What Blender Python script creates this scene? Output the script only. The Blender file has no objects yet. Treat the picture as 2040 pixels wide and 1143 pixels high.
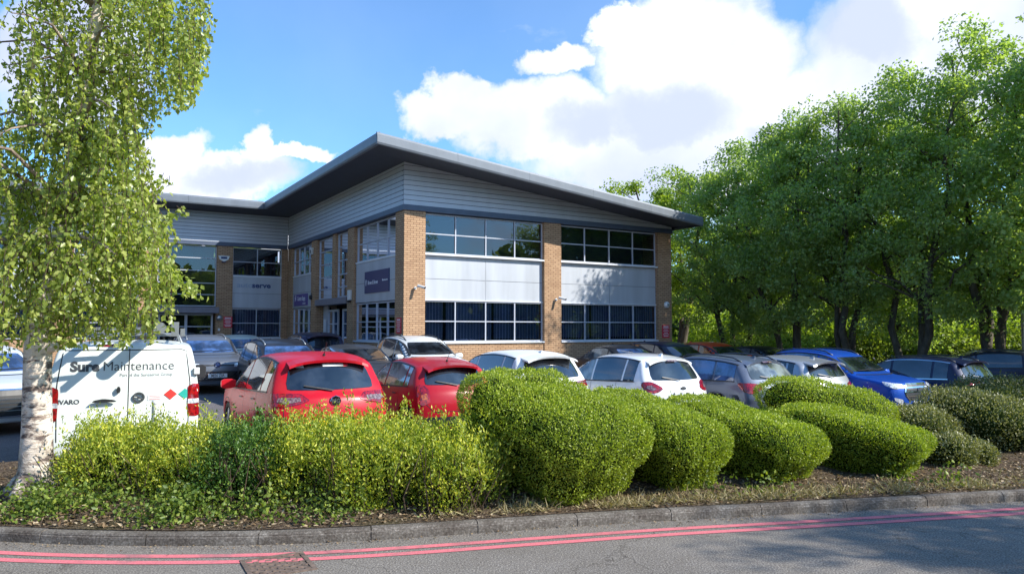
import bpy, bmesh, math, random
import numpy as np
from mathutils import Vector, Matrix, geometry
from mathutils.bvhtree import BVHTree
random.seed(7); RNG = np.random.default_rng(11)
R = math.radians
scene = bpy.context.scene
COL = scene.collection
CAMH = 1.75

# ------------------------------------------------------------------ materials
MATS = {}
def new_mat(name):
    m = bpy.data.materials.new(name); m.use_nodes = True
    nt = m.node_tree
    for n in list(nt.nodes): nt.nodes.remove(n)
    out = nt.nodes.new('ShaderNodeOutputMaterial')
    return m, nt, out
def N(nt, t, **kw):
    n = nt.nodes.new(t)
    for k, v in kw.items():
        if k.startswith('i_'):
            n.inputs[k[2:].replace('_', ' ')].default_value = v
        else: setattr(n, k, v)
    return n
def c4(c): return (c[0], c[1], c[2], 1)
def bsdf(nt, color=(.5,.5,.5), rough=.5, metal=0, spec=.5, coat=0, coatr=.03):
    b = nt.nodes.new('ShaderNodeBsdfPrincipled')
    b.inputs['Base Color'].default_value = c4(color)
    b.inputs['Roughness'].default_value = rough
    b.inputs['Metallic'].default_value = metal
    b.inputs['Specular IOR Level'].default_value = spec
    b.inputs['Coat Weight'].default_value = coat
    b.inputs['Coat Roughness'].default_value = coatr
    return b
def coords(nt, kind='Object', scale=None):
    tc = nt.nodes.new('ShaderNodeTexCoord')
    o = tc.outputs[kind]
    if scale:
        mp = nt.nodes.new('ShaderNodeMapping'); mp.inputs['Scale'].default_value = scale
        nt.links.new(o, mp.inputs[0]); o = mp.outputs[0]
    return o
def noise(nt, vec, scale, detail=4, rough=.55, dist=0):
    n = nt.nodes.new('ShaderNodeTexNoise')
    n.inputs['Scale'].default_value = scale; n.inputs['Detail'].default_value = detail
    n.inputs['Roughness'].default_value = rough; n.inputs['Distortion'].default_value = dist
    nt.links.new(vec, n.inputs['Vector']); return n.outputs[0]
def ramp(nt, fac, stops, interp='LINEAR'):
    r = nt.nodes.new('ShaderNodeValToRGB'); r.color_ramp.interpolation = interp
    e = r.color_ramp.elements
    while len(e) < len(stops): e.new(.5)
    for i, (p, c) in enumerate(stops):
        e[i].position = p
        e[i].color = c4(c) if hasattr(c, '__len__') else (c, c, c, 1)
    nt.links.new(fac, r.inputs[0]); return r.outputs[0]
def mixc(nt, a, b, f, mode='MIX'):
    m = nt.nodes.new('ShaderNodeMix'); m.data_type = 'RGBA'; m.blend_type = mode
    for sock, v in ((m.inputs[6], a), (m.inputs[7], b)):
        if hasattr(v, 'links') or isinstance(v, bpy.types.NodeSocket): nt.links.new(v, sock)
        else: sock.default_value = c4(v)
    if isinstance(f, bpy.types.NodeSocket): nt.links.new(f, m.inputs[0])
    else: m.inputs[0].default_value = f
    return m.outputs[2]
def bump(nt, h, strength, dist, b):
    bp = nt.nodes.new('ShaderNodeBump'); bp.inputs['Strength'].default_value = strength
    bp.inputs['Distance'].default_value = dist
    nt.links.new(h, bp.inputs['Height']); nt.links.new(bp.outputs[0], b.inputs['Normal'])
def simple(name, color, rough=.5, metal=0, spec=.5, coat=0, var=0, vscale=3, bumps=0, bscale=60):
    if name in MATS: return MATS[name]
    m, nt, out = new_mat(name)
    b = bsdf(nt, color, rough, metal, spec, coat)
    if var:
        v = coords(nt)
        f = noise(nt, v, vscale, 6)
        c = ramp(nt, f, [(.3, tuple(x*(1-var) for x in color)), (.7, tuple(min(1, x*(1+var)) for x in color))])
        nt.links.new(c, b.inputs['Base Color'])
        if bumps: bump(nt, noise(nt, v, bscale, 3), bumps, .01, b)
    nt.links.new(b.outputs[0], out.inputs[0]); MATS[name] = m; return m
def paint(name, color, metal=.0, rough=.35, coat=.32):
    if name in MATS: return MATS[name]
    m, nt, out = new_mat(name)
    b = bsdf(nt, color, rough, metal, .3, coat, .02)
    v = coords(nt)
    dirt = ramp(nt, noise(nt, v, 2.2, 6), [(.5, 0), (.85, .12)])
    c = mixc(nt, color, (.22, .20, .17), dirt)
    nt.links.new(c, b.inputs['Base Color'])
    nt.links.new(ramp(nt, noise(nt, v, 9, 5), [(.3, .01), (.75, .09)]), b.inputs['Coat Roughness'])
    nt.links.new(b.outputs[0], out.inputs[0]); MATS[name] = m; return m
def leafmat(name, ca, cb, cc, trans=.35, rough=.45, scale=1.5, gloss=.5, clump=.5):
    if name in MATS: return MATS[name]
    m, nt, out = new_mat(name)
    g = nt.nodes.new('ShaderNodeNewGeometry')
    col = ramp(nt, g.outputs['Random Per Island'], [(0, ca), (.55, cb), (1, cc)])
    cl = noise(nt, coords(nt), scale, 3)
    col = mixc(nt, col, ca, ramp(nt, cl, [(.4, 0), (.65, clump)]))
    b = bsdf(nt, ca, rough, 0, gloss)
    nt.links.new(col, b.inputs['Base Color'])
    t = nt.nodes.new('ShaderNodeBsdfTranslucent')
    tc = mixc(nt, col, (1.3, 1.35, .4), 1.0, 'MULTIPLY')
    nt.links.new(tc, t.inputs[0])
    mx = nt.nodes.new('ShaderNodeMixShader'); mx.inputs[0].default_value = trans
    nt.links.new(b.outputs[0], mx.inputs[1]); nt.links.new(t.outputs[0], mx.inputs[2])
    nt.links.new(mx.outputs[0], out.inputs[0]); MATS[name] = m; return m

def brickmat():
    m, nt, out = new_mat('brick')
    tc = nt.nodes.new('ShaderNodeTexCoord'); g = nt.nodes.new('ShaderNodeNewGeometry')
    sep = nt.nodes.new('ShaderNodeSeparateXYZ'); nt.links.new(tc.outputs['Object'], sep.inputs[0])
    add = N(nt, 'ShaderNodeMath', operation='ADD'); nt.links.new(sep.outputs[0], add.inputs[0]); nt.links.new(sep.outputs[1], add.inputs[1])
    cmb = nt.nodes.new('ShaderNodeCombineXYZ'); nt.links.new(add.outputs[0], cmb.inputs[0]); nt.links.new(sep.outputs[2], cmb.inputs[1])
    br = nt.nodes.new('ShaderNodeTexBrick')
    br.inputs['Scale'].default_value = 1; br.inputs['Brick Width'].default_value = .225; br.inputs['Row Height'].default_value = .075
    br.inputs['Mortar Size'].default_value = .008; br.inputs['Mortar Smooth'].default_value = .2; br.inputs['Bias'].default_value = -.1
    br.inputs['Color1'].default_value = (.58, .385, .235, 1); br.inputs['Color2'].default_value = (.46, .29, .175, 1)
    br.inputs['Mortar'].default_value = (.15, .095, .065, 1)
    nt.links.new(cmb.outputs[0], br.inputs['Vector'])
    w = noise(nt, tc.outputs['Object'], .8, 6)
    col = mixc(nt, br.outputs[0], (.62, .55, .5), ramp(nt, w, [(.3, 0), (.8, .5)]), 'MULTIPLY')
    fine = noise(nt, tc.outputs['Object'], 45, 4)
    col = mixc(nt, col, (.72, .68, .62), ramp(nt, fine, [(.35, .35), (.65, 0)]), 'MULTIPLY')
    b = bsdf(nt, rough=.85, spec=.2); nt.links.new(col, b.inputs['Base Color'])
    inv = N(nt, 'ShaderNodeMath', operation='SUBTRACT'); inv.inputs[0].default_value = 1; nt.links.new(br.outputs[1], inv.inputs[1])
    bump(nt, inv.outputs[0], .6, .006, b)
    nt.links.new(b.outputs[0], out.inputs[0]); return m
MATS['brick'] = brickmat()

def metalpanel(name, color, rough=.45, streak=.16):
    m, nt, out = new_mat(name)
    v = coords(nt, 'Object', (1.5, 1.5, .2)); f = noise(nt, v, 1.6, 7)
    c = ramp(nt, f, [(.3, tuple(x*(1-streak) for x in color)), (.7, tuple(min(1, x*(1+streak)) for x in color))])
    b = bsdf(nt, color, rough, .15, .5); nt.links.new(c, b.inputs['Base Color'])
    nt.links.new(b.outputs[0], out.inputs[0]); MATS[name] = m; return m
metalpanel('cladding', (.50, .53, .58), .45, .05); metalpanel('spandrel', (.46, .485, .525), .45, .10)
metalpanel('fascia', (.15, .17, .195), .45, .10)
simple('band', (.07, .095, .15), .45, var=.1); simple('groove', (.035, .04, .055), .7)
simple('soffit', (.045, .05, .065), .6, var=.1); simple('frame', (.46, .49, .56), .4, var=.05)
simple('ledge', (.74, .76, .79), .4); simple('roofing', (.2, .21, .23), .6, var=.1)
simple('white_plastic', (.75, .76, .74), .4); simple('black_plastic', (.022, .023, .025), .45, var=.2)
simple('tyre', (.022, .022, .022), .8, var=.2); simple('alloy', (.45, .46, .48), .3, .8)
simple('chrome', (.7, .72, .75), .12, 1.0); simple('red_sign', (.62, .035, .06), .45)
simple('navy_sign', (.012, .035, .14), .35); simple('purple_sign', (.09, .05, .27), .35)
simple('ink', (.06, .065, .07), .5); simple('ink_blue', (.05, .08, .2), .5); simple('ink_pale', (.3, .38, .52), .5); simple('white_ink', (.8, .82, .85), .5)
simple('paper', (.6, .63, .7), .6); simple('plate_white', (.78, .78, .76), .35); simple('plate_yellow', (.8, .55, .03), .35)
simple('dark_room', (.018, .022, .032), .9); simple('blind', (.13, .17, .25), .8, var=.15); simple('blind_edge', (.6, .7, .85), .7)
simple('plaque_red', (.7, .04, .03), .4); simple('plaque_green', (.02, .38, .3), .4); simple('orange_ink', (.6, .1, .08), .5)
simple('canopy', (.2, .19, .22), .5, var=.1); simple('galvanised', (.4, .42, .43), .35, .7, var=.1)

def glassmat(name, tint, refl, rough=.01):
    m, nt, out = new_mat(name)
    fr = nt.nodes.new('ShaderNodeFresnel'); fr.inputs[0].default_value = 1.52
    ma = N(nt, 'ShaderNodeMath', operation='MULTIPLY_ADD'); nt.links.new(fr.outputs[0], ma.inputs[0])
    ma.inputs[1].default_value = 1.0; ma.inputs[2].default_value = refl; ma.use_clamp = True
    t = nt.nodes.new('ShaderNodeBsdfTransparent'); t.inputs[0].default_value = c4(tint)
    g = nt.nodes.new('ShaderNodeBsdfGlossy'); g.inputs['Roughness'].default_value = rough; g.inputs[0].default_value = (.85, .9, 1, 1)
    bp = nt.nodes.new('ShaderNodeBump'); bp.inputs['Strength'].default_value = .02; bp.inputs['Distance'].default_value = .1
    nt.links.new(noise(nt, coords(nt), .9, 1), bp.inputs['Height']); nt.links.new(bp.outputs[0], g.inputs['Normal'])
    mx = nt.nodes.new('ShaderNodeMixShader'); nt.links.new(ma.outputs[0], mx.inputs[0])
    nt.links.new(t.outputs[0], mx.inputs[1]); nt.links.new(g.outputs[0], mx.inputs[2]); nt.links.new(mx.outputs[0], out.inputs[0])
    MATS[name] = m; return m
glassmat('window_glass', (.55, .62, .74), .05)
def carglass(name, col, refl=.8):
    m, nt, out = new_mat(name)
    b = bsdf(nt, col, .08, 0, refl, 1.0, .0)
    f = noise(nt, coords(nt), 2.3, 3)
    nt.links.new(ramp(nt, f, [(.42, tuple(x*.4 for x in col)), (.62, tuple(x*2.0 for x in col))]), b.inputs['Base Color'])
    nt.links.new(b.outputs[0], out.inputs[0]); MATS[name] = m; return m
carglass('glass_dark', (.012, .016, .022)); carglass('glass_blue', (.03, .065, .16)); carglass('glass_pale', (.12, .14, .14))
def lampmat(name, col, col2):
    m, nt, out = new_mat(name)
    v = coords(nt, 'Object', (30, 30, 18)); f = noise(nt, v, 1, 2)
    b = bsdf(nt, col, .12, .2, .8, 1, .01); nt.links.new(ramp(nt, f, [(.4, col), (.6, col2)]), b.inputs['Base Color'])
    nt.links.new(b.outputs[0], out.inputs[0]); MATS[name] = m
lampmat('lamp_red', (.45, .008, .012), (.16, .004, .008)); lampmat('lamp_clear', (.85, .88, .9), (.4, .43, .47)); lampmat('lamp_amber', (.7, .2, .02), (.35, .06, .02))
lampmat('lamp_smoke', (.12, .05, .05), (.3, .22, .2))

def asphalt(name, base, agg, big):
    m, nt, out = new_mat(name)
    v = coords(nt)
    a = noise(nt, v, 75, 3, .7); bgn = noise(nt, v, .7, 6); mid = noise(nt, v, 6, 5)
    c = ramp(nt, a, [(.34, tuple(x*.45 for x in base)), (.5, base), (.64, agg)])
    c = mixc(nt, c, tuple(x*.75 for x in big), ramp(nt, bgn, [(.35, .5), (.65, 0)]), 'MULTIPLY')
    c = mixc(nt, c, (.75, .72, .68), ramp(nt, mid, [(.35, .35), (.6, 0)]), 'MULTIPLY')
    vo = nt.nodes.new('ShaderNodeTexVoronoi'); vo.feature = 'DISTANCE_TO_EDGE'; vo.inputs['Scale'].default_value = .55
    dv = nt.nodes.new('ShaderNodeVectorMath'); dv.operation = 'ADD'
    nn = nt.nodes.new('ShaderNodeTexNoise'); nn.inputs['Scale'].default_value = 2; nn.inputs['Detail'].default_value = 5; nt.links.new(v, nn.inputs['Vector'])
    nt.links.new(v, dv.inputs[0]); nt.links.new(nn.outputs['Color'], dv.inputs[1]); nt.links.new(dv.outputs[0], vo.inputs['Vector'])
    c = mixc(nt, c, (.35, .33, .31), ramp(nt, vo.outputs[0], [(.0, .7), (.006, 0)]), 'MULTIPLY')
    b = bsdf(nt, base, .85, 0, .3); nt.links.new(c, b.inputs['Base Color'])
    bump(nt, a, .7, .006, b); nt.links.new(b.outputs[0], out.inputs[0]); MATS[name] = m
asphalt('asphalt', (.19, .168, .145), (.40, .36, .31), (.9, .88, .86)); asphalt('lot_asphalt', (.155, .14, .14), (.27, .25, .25), (.9, .88, .86))
def soil():
    m, nt, out = new_mat('soil'); v = coords(nt)
    a = noise(nt, v, 38, 6, .7); g = noise(nt, v, 1.3, 5)
    c = ramp(nt, a, [(.32, (.03, .02, .014)), (.5, (.10, .07, .048)), (.68, (.30, .23, .16))])
    c = mixc(nt, c, (.09, .10, .03), ramp(nt, g, [(.5, 0), (.7, .45)]))
    b = bsdf(nt, rough=.95, spec=.1); nt.links.new(c, b.inputs['Base Color']); bump(nt, a, 1, .04, b)
    nt.links.new(b.outputs[0], out.inputs[0]); MATS['soil'] = m
soil()
def kerbm():
    m, nt, out = new_mat('kerb_stone'); v = coords(nt)
    a = noise(nt, v, 55, 5, .6); s = noise(nt, v, 4, 6, .65)
    c = ramp(nt, a, [(.3, (.10, .085, .07)), (.55, (.20, .18, .155)), (.72, (.36, .33, .29))])
    c = mixc(nt, c, (.42, .38, .36), ramp(nt, s, [(.4, .75), (.62, 0)]), 'MULTIPLY')
    b = bsdf(nt, rough=.9, spec=.2); nt.links.new(c, b.inputs['Base Color']); bump(nt, a, .5, .01, b)
    nt.links.new(b.outputs[0], out.inputs[0]); MATS['kerb_stone'] = m
kerbm()
def redline():
    m, nt, out = new_mat('red_paint'); v = coords(nt)
    a = noise(nt, v, 90, 3, .6); s = noise(nt, v, 3, 6, .7)
    c = ramp(nt, a, [(.25, (.40, .12, .125)), (.45, (.66, .165, .185)), (.8, (.74, .24, .26))])
    c = mixc(nt, c, (.16, .13, .125), ramp(nt, s, [(.52, 0), (.72, .8)]))
    b = bsdf(nt, rough=.7, spec=.3); nt.links.new(c, b.inputs['Base Color']); bump(nt, a, .4, .004, b)
    nt.links.new(b.outputs[0], out.inputs[0]); MATS['red_paint'] = m
redline()
def irons():
    m, nt, out = new_mat('iron'); v = coords(nt)
    a = noise(nt, v, 25, 5, .6)
    c = ramp(nt, a, [(.35, (.10, .075, .06)), (.65, (.24, .17, .13))])
    b = bsdf(nt, rough=.75, metal=.2); nt.links.new(c, b.inputs['Base Color']); nt.links.new(b.outputs[0], out.inputs[0]); MATS['iron'] = m
irons()
def bark(name, light, dark, birch=False):
    m, nt, out = new_mat(name)
    v = coords(nt, 'Object', (1, 1, 2.6 if birch else .35)); a = noise(nt, v, 5 if birch else 9, 6, .65, .4)
    st = ramp(nt, a, [(.40, dark), (.50, light), (1, light)] if birch else [(.3, dark), (.7, light)])
    if birch:
        h = noise(nt, coords(nt, 'Object', (2, 2, 26)), 3, 5)
        st = mixc(nt, st, (.42, .32, .25), ramp(nt, h, [(.55, 0), (.66, .7)]))
        sp = nt.nodes.new('ShaderNodeSeparateXYZ'); nt.links.new(coords(nt), sp.inputs[0])
        pat = noise(nt, coords(nt, 'Object', (1, 1, .8)), 7, 6, .7)
        low = ramp(nt, sp.outputs[2], [(.15, .85), (.62, .0)])
        mm = N(nt, 'ShaderNodeMath', operation='MULTIPLY'); nt.links.new(low, mm.inputs[0]); nt.links.new(ramp(nt, pat, [(.42, 0), (.55, 1)]), mm.inputs[1])
        st = mixc(nt, st, (.09, .07, .06), mm.outputs[0])
    b = bsdf(nt, rough=.85, spec=.2); nt.links.new(st, b.inputs['Base Color']); bump(nt, a, .9, .03, b)
    nt.links.new(b.outputs[0], out.inputs[0]); MATS[name] = m
bark('birch_bark', (.72, .63, .53), (.12, .09, .08), True); bark('birch_limb', (.42, .33, .26), (.10, .075, .06)); bark('tree_bark', (.16, .135, .10), (.05, .042, .033)); bark('twig', (.13, .09, .06), (.05, .035, .025))
leafmat('birch_leaf', (.22, .29, .06), (.38, .45, .10), (.60, .62, .20), .52, .35, 1.2, .6, .35)
leafmat('privet_leaf', (.16, .24, .035), (.40, .47, .055), (.75, .70, .10), .40, .4, 1.4, .5, .55)
leafmat('privet_green', (.04, .10, .02), (.09, .19, .035), (.2, .33, .06), .3, .4, 1.6, .5, .4)
leafmat('box_leaf', (.15, .22, .02), (.36, .45, .045), (.58, .64, .09), .38, .42, 1.1, .5, .35)
leafmat('box_drab', (.14, .15, .05), (.26, .27, .10), (.46, .44, .25), .25, .45, 1.5, .5, .5)
leafmat('box_dark', (.08, .11, .04), (.15, .18, .06), (.30, .26, .11), .25, .45, 1.0, .5, .5)
leafmat('tree_leaf', (.22, .31, .11), (.31, .42, .15), (.43, .53, .22), .6, .5, .5, .6, .35)
leafmat('lime_leaf', (.20, .28, .03), (.32, .42, .05), (.45, .54, .09), .5, .45, .5, .4, .3)
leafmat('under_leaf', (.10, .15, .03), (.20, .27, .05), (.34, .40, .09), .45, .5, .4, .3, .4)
leafmat('litter', (.09, .055, .03), (.26, .18, .10), (.5, .40, .27), .1, .8, 3, .1, .2)
leafmat('dry_grass', (.22, .18, .08), (.38, .32, .17), (.5, .44, .26), .2, .8, 3, .1, .2)
leafmat('ground_ivy', (.07, .12, .02), (.15, .22, .035), (.34, .40, .07), .35, .45, 2.5, .4, .4)
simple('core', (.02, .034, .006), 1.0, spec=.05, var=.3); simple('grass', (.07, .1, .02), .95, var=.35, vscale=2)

# ------------------------------------------------------------------ object helpers
def link(o, parent=None):
    COL.objects.link(o)
    if parent: o.parent = parent
    return o
def tag(o, label=None, cat=None, group=None, kind=None):
    if label: o['label'] = label
    if cat: o['category'] = cat
    if group: o['group'] = group
    if kind: o['kind'] = kind
    return o
def empty(name, loc=(0, 0, 0), rz=0, sc=1):
    o = bpy.data.objects.new(name, None); o.empty_display_size = .2
    o.location = loc; o.rotation_euler = (0, 0, rz); o.scale = (sc, sc, sc) if not hasattr(sc, '__len__') else sc
    return link(o)
def thing(name, label, cat, loc=(0, 0, 0), rz=0, group=None, sc=1):
    return tag(empty(name, loc, rz, sc), label, cat, group)
class MB:
    def __init__(s): s.v = []; s.f = []; s.m = []; s.smooth = False
    def add(s, vs, fs, mi=0):
        b = len(s.v); s.v += [tuple(p) for p in vs]; s.f += [[i+b for i in f] for f in fs]; s.m += [mi]*len(fs); return s
    def box(s, a, b, mi=0):
        (x0, y0, z0), (x1, y1, z1) = a, b
        x0, x1 = min(x0, x1), max(x0, x1); y0, y1 = min(y0, y1), max(y0, y1); z0, z1 = min(z0, z1), max(z0, z1)
        return s.add([(x0,y0,z0),(x1,y0,z0),(x1,y1,z0),(x0,y1,z0),(x0,y0,z1),(x1,y0,z1),(x1,y1,z1),(x0,y1,z1)],
            [(0,3,2,1),(4,5,6,7),(0,1,5,4),(1,2,6,5),(2,3,7,6),(3,0,4,7)], mi)
    def tube(s, pts, rad, n=10, mi=0, cap=True):
        pts = [Vector(p) for p in pts]; rings = []
        if not hasattr(rad, '__len__'): rad = [rad]*len(pts)
        up = None
        for i, p in enumerate(pts):
            d = (pts[min(i+1, len(pts)-1)] - pts[max(i-1, 0)]).normalized()
            if up is None: up = d.orthogonal().normalized()
            up = (up - d*up.dot(d)).normalized(); sd = d.cross(up)
            rings.append([p + (up*math.cos(2*math.pi*k/n) + sd*math.sin(2*math.pi*k/n))*rad[i] for k in range(n)])
        b = len(s.v)
        for r in rings: s.v += [tuple(q) for q in r]
        for i in range(len(rings)-1):
            for k in range(n):
                s.f.append([b+i*n+k, b+i*n+(k+1) % n, b+(i+1)*n+(k+1) % n, b+(i+1)*n+k]); s.m.append(mi)
        if cap:
            s.f.append([b+k for k in range(n)][::-1]); s.m.append(mi)
            s.f.append([b+(len(rings)-1)*n+k for k in range(n)]); s.m.append(mi)
        return s
    def lathe(s, prof, n=28, axis='y', c=(0, 0, 0), mi=0):
        b = len(s.v)
        for (r, h) in prof:
            for k in range(n):
                a = 2*math.pi*k/n
                p = {'y': (r*math.cos(a), h, r*math.sin(a)), 'z': (r*math.cos(a), r*math.sin(a), h), 'x': (h, r*math.cos(a), r*math.sin(a))}[axis]
                s.v.append((p[0]+c[0], p[1]+c[1], p[2]+c[2]))
        for i in range(len(prof)-1):
            for k in range(n):
                s.f.append([b+i*n+k, b+i*n+(k+1) % n, b+(i+1)*n+(k+1) % n, b+(i+1)*n+k]); s.m.append(mi)
        return s
    def prism(s, poly, fn, depth, mi=0):
        # poly: 2D points; fn maps (a, b, c) to 3D; c runs 0..depth
        n = len(poly); vs = [fn(a, b, 0) for a, b in poly] + [fn(a, b, depth) for a, b in poly]
        fs = [list(range(n)), list(range(2*n-1, n-1, -1))] + [[i, (i+1) % n, n+(i+1) % n, n+i] for i in range(n)]
        return s.add(vs, fs, mi)
    def build(s, name, mats, parent=None, smooth=False, recalc=True, bevel=0):
        me = bpy.data.meshes.new(name); me.from_pydata(s.v, [], s.f)
        if not isinstance(mats, (list, tuple)): mats = [mats]
        for m in mats: me.materials.append(MATS[m] if isinstance(m, str) else m)
        me.polygons.foreach_set('material_index', s.m)
        if recalc:
            bm = bmesh.new(); bm.from_mesh(me); bmesh.ops.recalc_face_normals(bm, faces=bm.faces)
            if bevel: bmesh.ops.bevel(bm, geom=bm.edges, offset=bevel, segments=2, affect='EDGES', profile=.7)
            bm.to_mesh(me); bm.free()
        if smooth: me.polygons.foreach_set('use_smooth', [True]*len(me.polygons))
        me.update()
        return link(bpy.data.objects.new(name, me), parent)
def text_mesh(txt, size, M, name, mat, parent=None, ext=.002, align='CENTER', bold=0, sx=1):
    cu = bpy.data.curves.new('t', 'FONT'); cu.body = txt; cu.size = size; cu.extrude = ext; cu.align_x = align; cu.align_y = 'CENTER'
    cu.offset = bold; cu.resolution_u = 3
    o = bpy.data.objects.new('t', cu); COL.objects.link(o)
    dg = bpy.context.evaluated_depsgraph_get(); dg.update()
    me = bpy.data.meshes.new_from_object(o.evaluated_get(dg))
    bpy.data.objects.remove(o); bpy.data.curves.remove(cu)
    me.transform(M @ Matrix.Diagonal((sx, 1, 1, 1))); me.name = name; me.materials.clear(); me.materials.append(MATS[mat])
    return link(bpy.data.objects.new(name, me), parent)
def frameM(o, ex, ey):
    ex = Vector(ex).normalized(); ey = Vector(ey).normalized(); ez = ex.cross(ey)
    m = Matrix((ex, ey, ez)).transposed().to_4x4(); m.translation = Vector(o); return m

# ------------------------------------------------------------------ foliage helpers
def unit(a): return a / np.maximum(np.linalg.norm(a, axis=1, keepdims=True), 1e-9)
def leaves(name, P, D, S, mat, parent=None, width=.55, fold=.25, Nrm=None):
    """one mesh of folded diamond leaves: P base points, D pointing direction, S length"""
    n = len(P); D = unit(D)
    if Nrm is None: Nrm = RNG.normal(size=(n, 3))
    sd = unit(np.cross(D, Nrm)); up = np.cross(sd, D)
    S = np.asarray(S).reshape(-1, 1)
    mid = P + D*S*.45
    V = np.empty((n, 4, 3), np.float32)
    V[:, 0] = P; V[:, 1] = mid + sd*S*width*.5 + up*S*fold*.5; V[:, 2] = P + D*S; V[:, 3] = mid - sd*S*width*.5 + up*S*fold*.5
    me = bpy.data.meshes.new(name)
    me.vertices.add(4*n); me.vertices.foreach_set('co', V.ravel())
    idx = np.arange(n)[:, None]*4
    F = np.concatenate([idx+np.array([[0, 1, 2]]), idx+np.array([[0, 2, 3]])], 1).reshape(-1)
    me.loops.add(6*n); me.loops.foreach_set('vertex_index', F.astype(np.int32))
    me.polygons.add(2*n); me.polygons.foreach_set('loop_start', np.arange(2*n, dtype=np.int32)*3)
    me.update(calc_edges=True); me.validate()
    me.materials.append(MATS[mat])
    return link(bpy.data.objects.new(name, me), parent)
def sup(blob, U):
    """surface points of a rounded, undercut, lumpy clipped blob for unit directions U"""
    c, r, rot, e, seed, sl = blob
    a = np.abs(U)**(e); k = (a.sum(1))**(-1/e)
    Q = U*k[:, None]*np.array(r)
    zz = np.clip((Q[:, 2]/r[2]+1)/2, 0, 1)
    t = .60+.40*np.minimum(1, zz*1.3)**.8
    Q[:, 0] *= t; Q[:, 1] *= t
    lump = 1 + .030*np.sin(U[:, 0]*7+seed)*np.sin(U[:, 1]*6+seed*2) + .025*np.sin(U[:, 2]*9+U[:, 0]*5+seed*3) + .015*np.sin(U[:, 0]*17+U[:, 1]*13+seed)
    Q *= lump[:, None]
    Q[:, 2] += sl*Q[:, 0]*np.clip((Q[:, 2]/r[2]+1)/1.6, 0, 1)
    cs, sn = math.cos(rot), math.sin(rot)
    return np.stack([Q[:, 0]*cs-Q[:, 1]*sn, Q[:, 0]*sn+Q[:, 1]*cs, Q[:, 2]], 1)+np.array(c)
def inside(blob, P, m=.97):
    c, r, rot, e, seed, sl = blob
    Q = P-np.array(c); cs, sn = math.cos(-rot), math.sin(-rot)
    Q = np.stack([Q[:, 0]*cs-Q[:, 1]*sn, Q[:, 0]*sn+Q[:, 1]*cs, Q[:, 2]], 1)
    Q[:, 2] -= sl*Q[:, 0]*np.clip((Q[:, 2]/r[2]+1)/1.6, 0, 1)
    Q = Q/np.array(r)/m
    zz = np.clip((Q[:, 2]+1)/2, 0, 1); t = .60+.40*np.minimum(1, zz*1.3)**.8; Q[:, 0] /= t; Q[:, 1] /= t
    return (np.abs(Q)**e).sum(1) < 1
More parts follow.
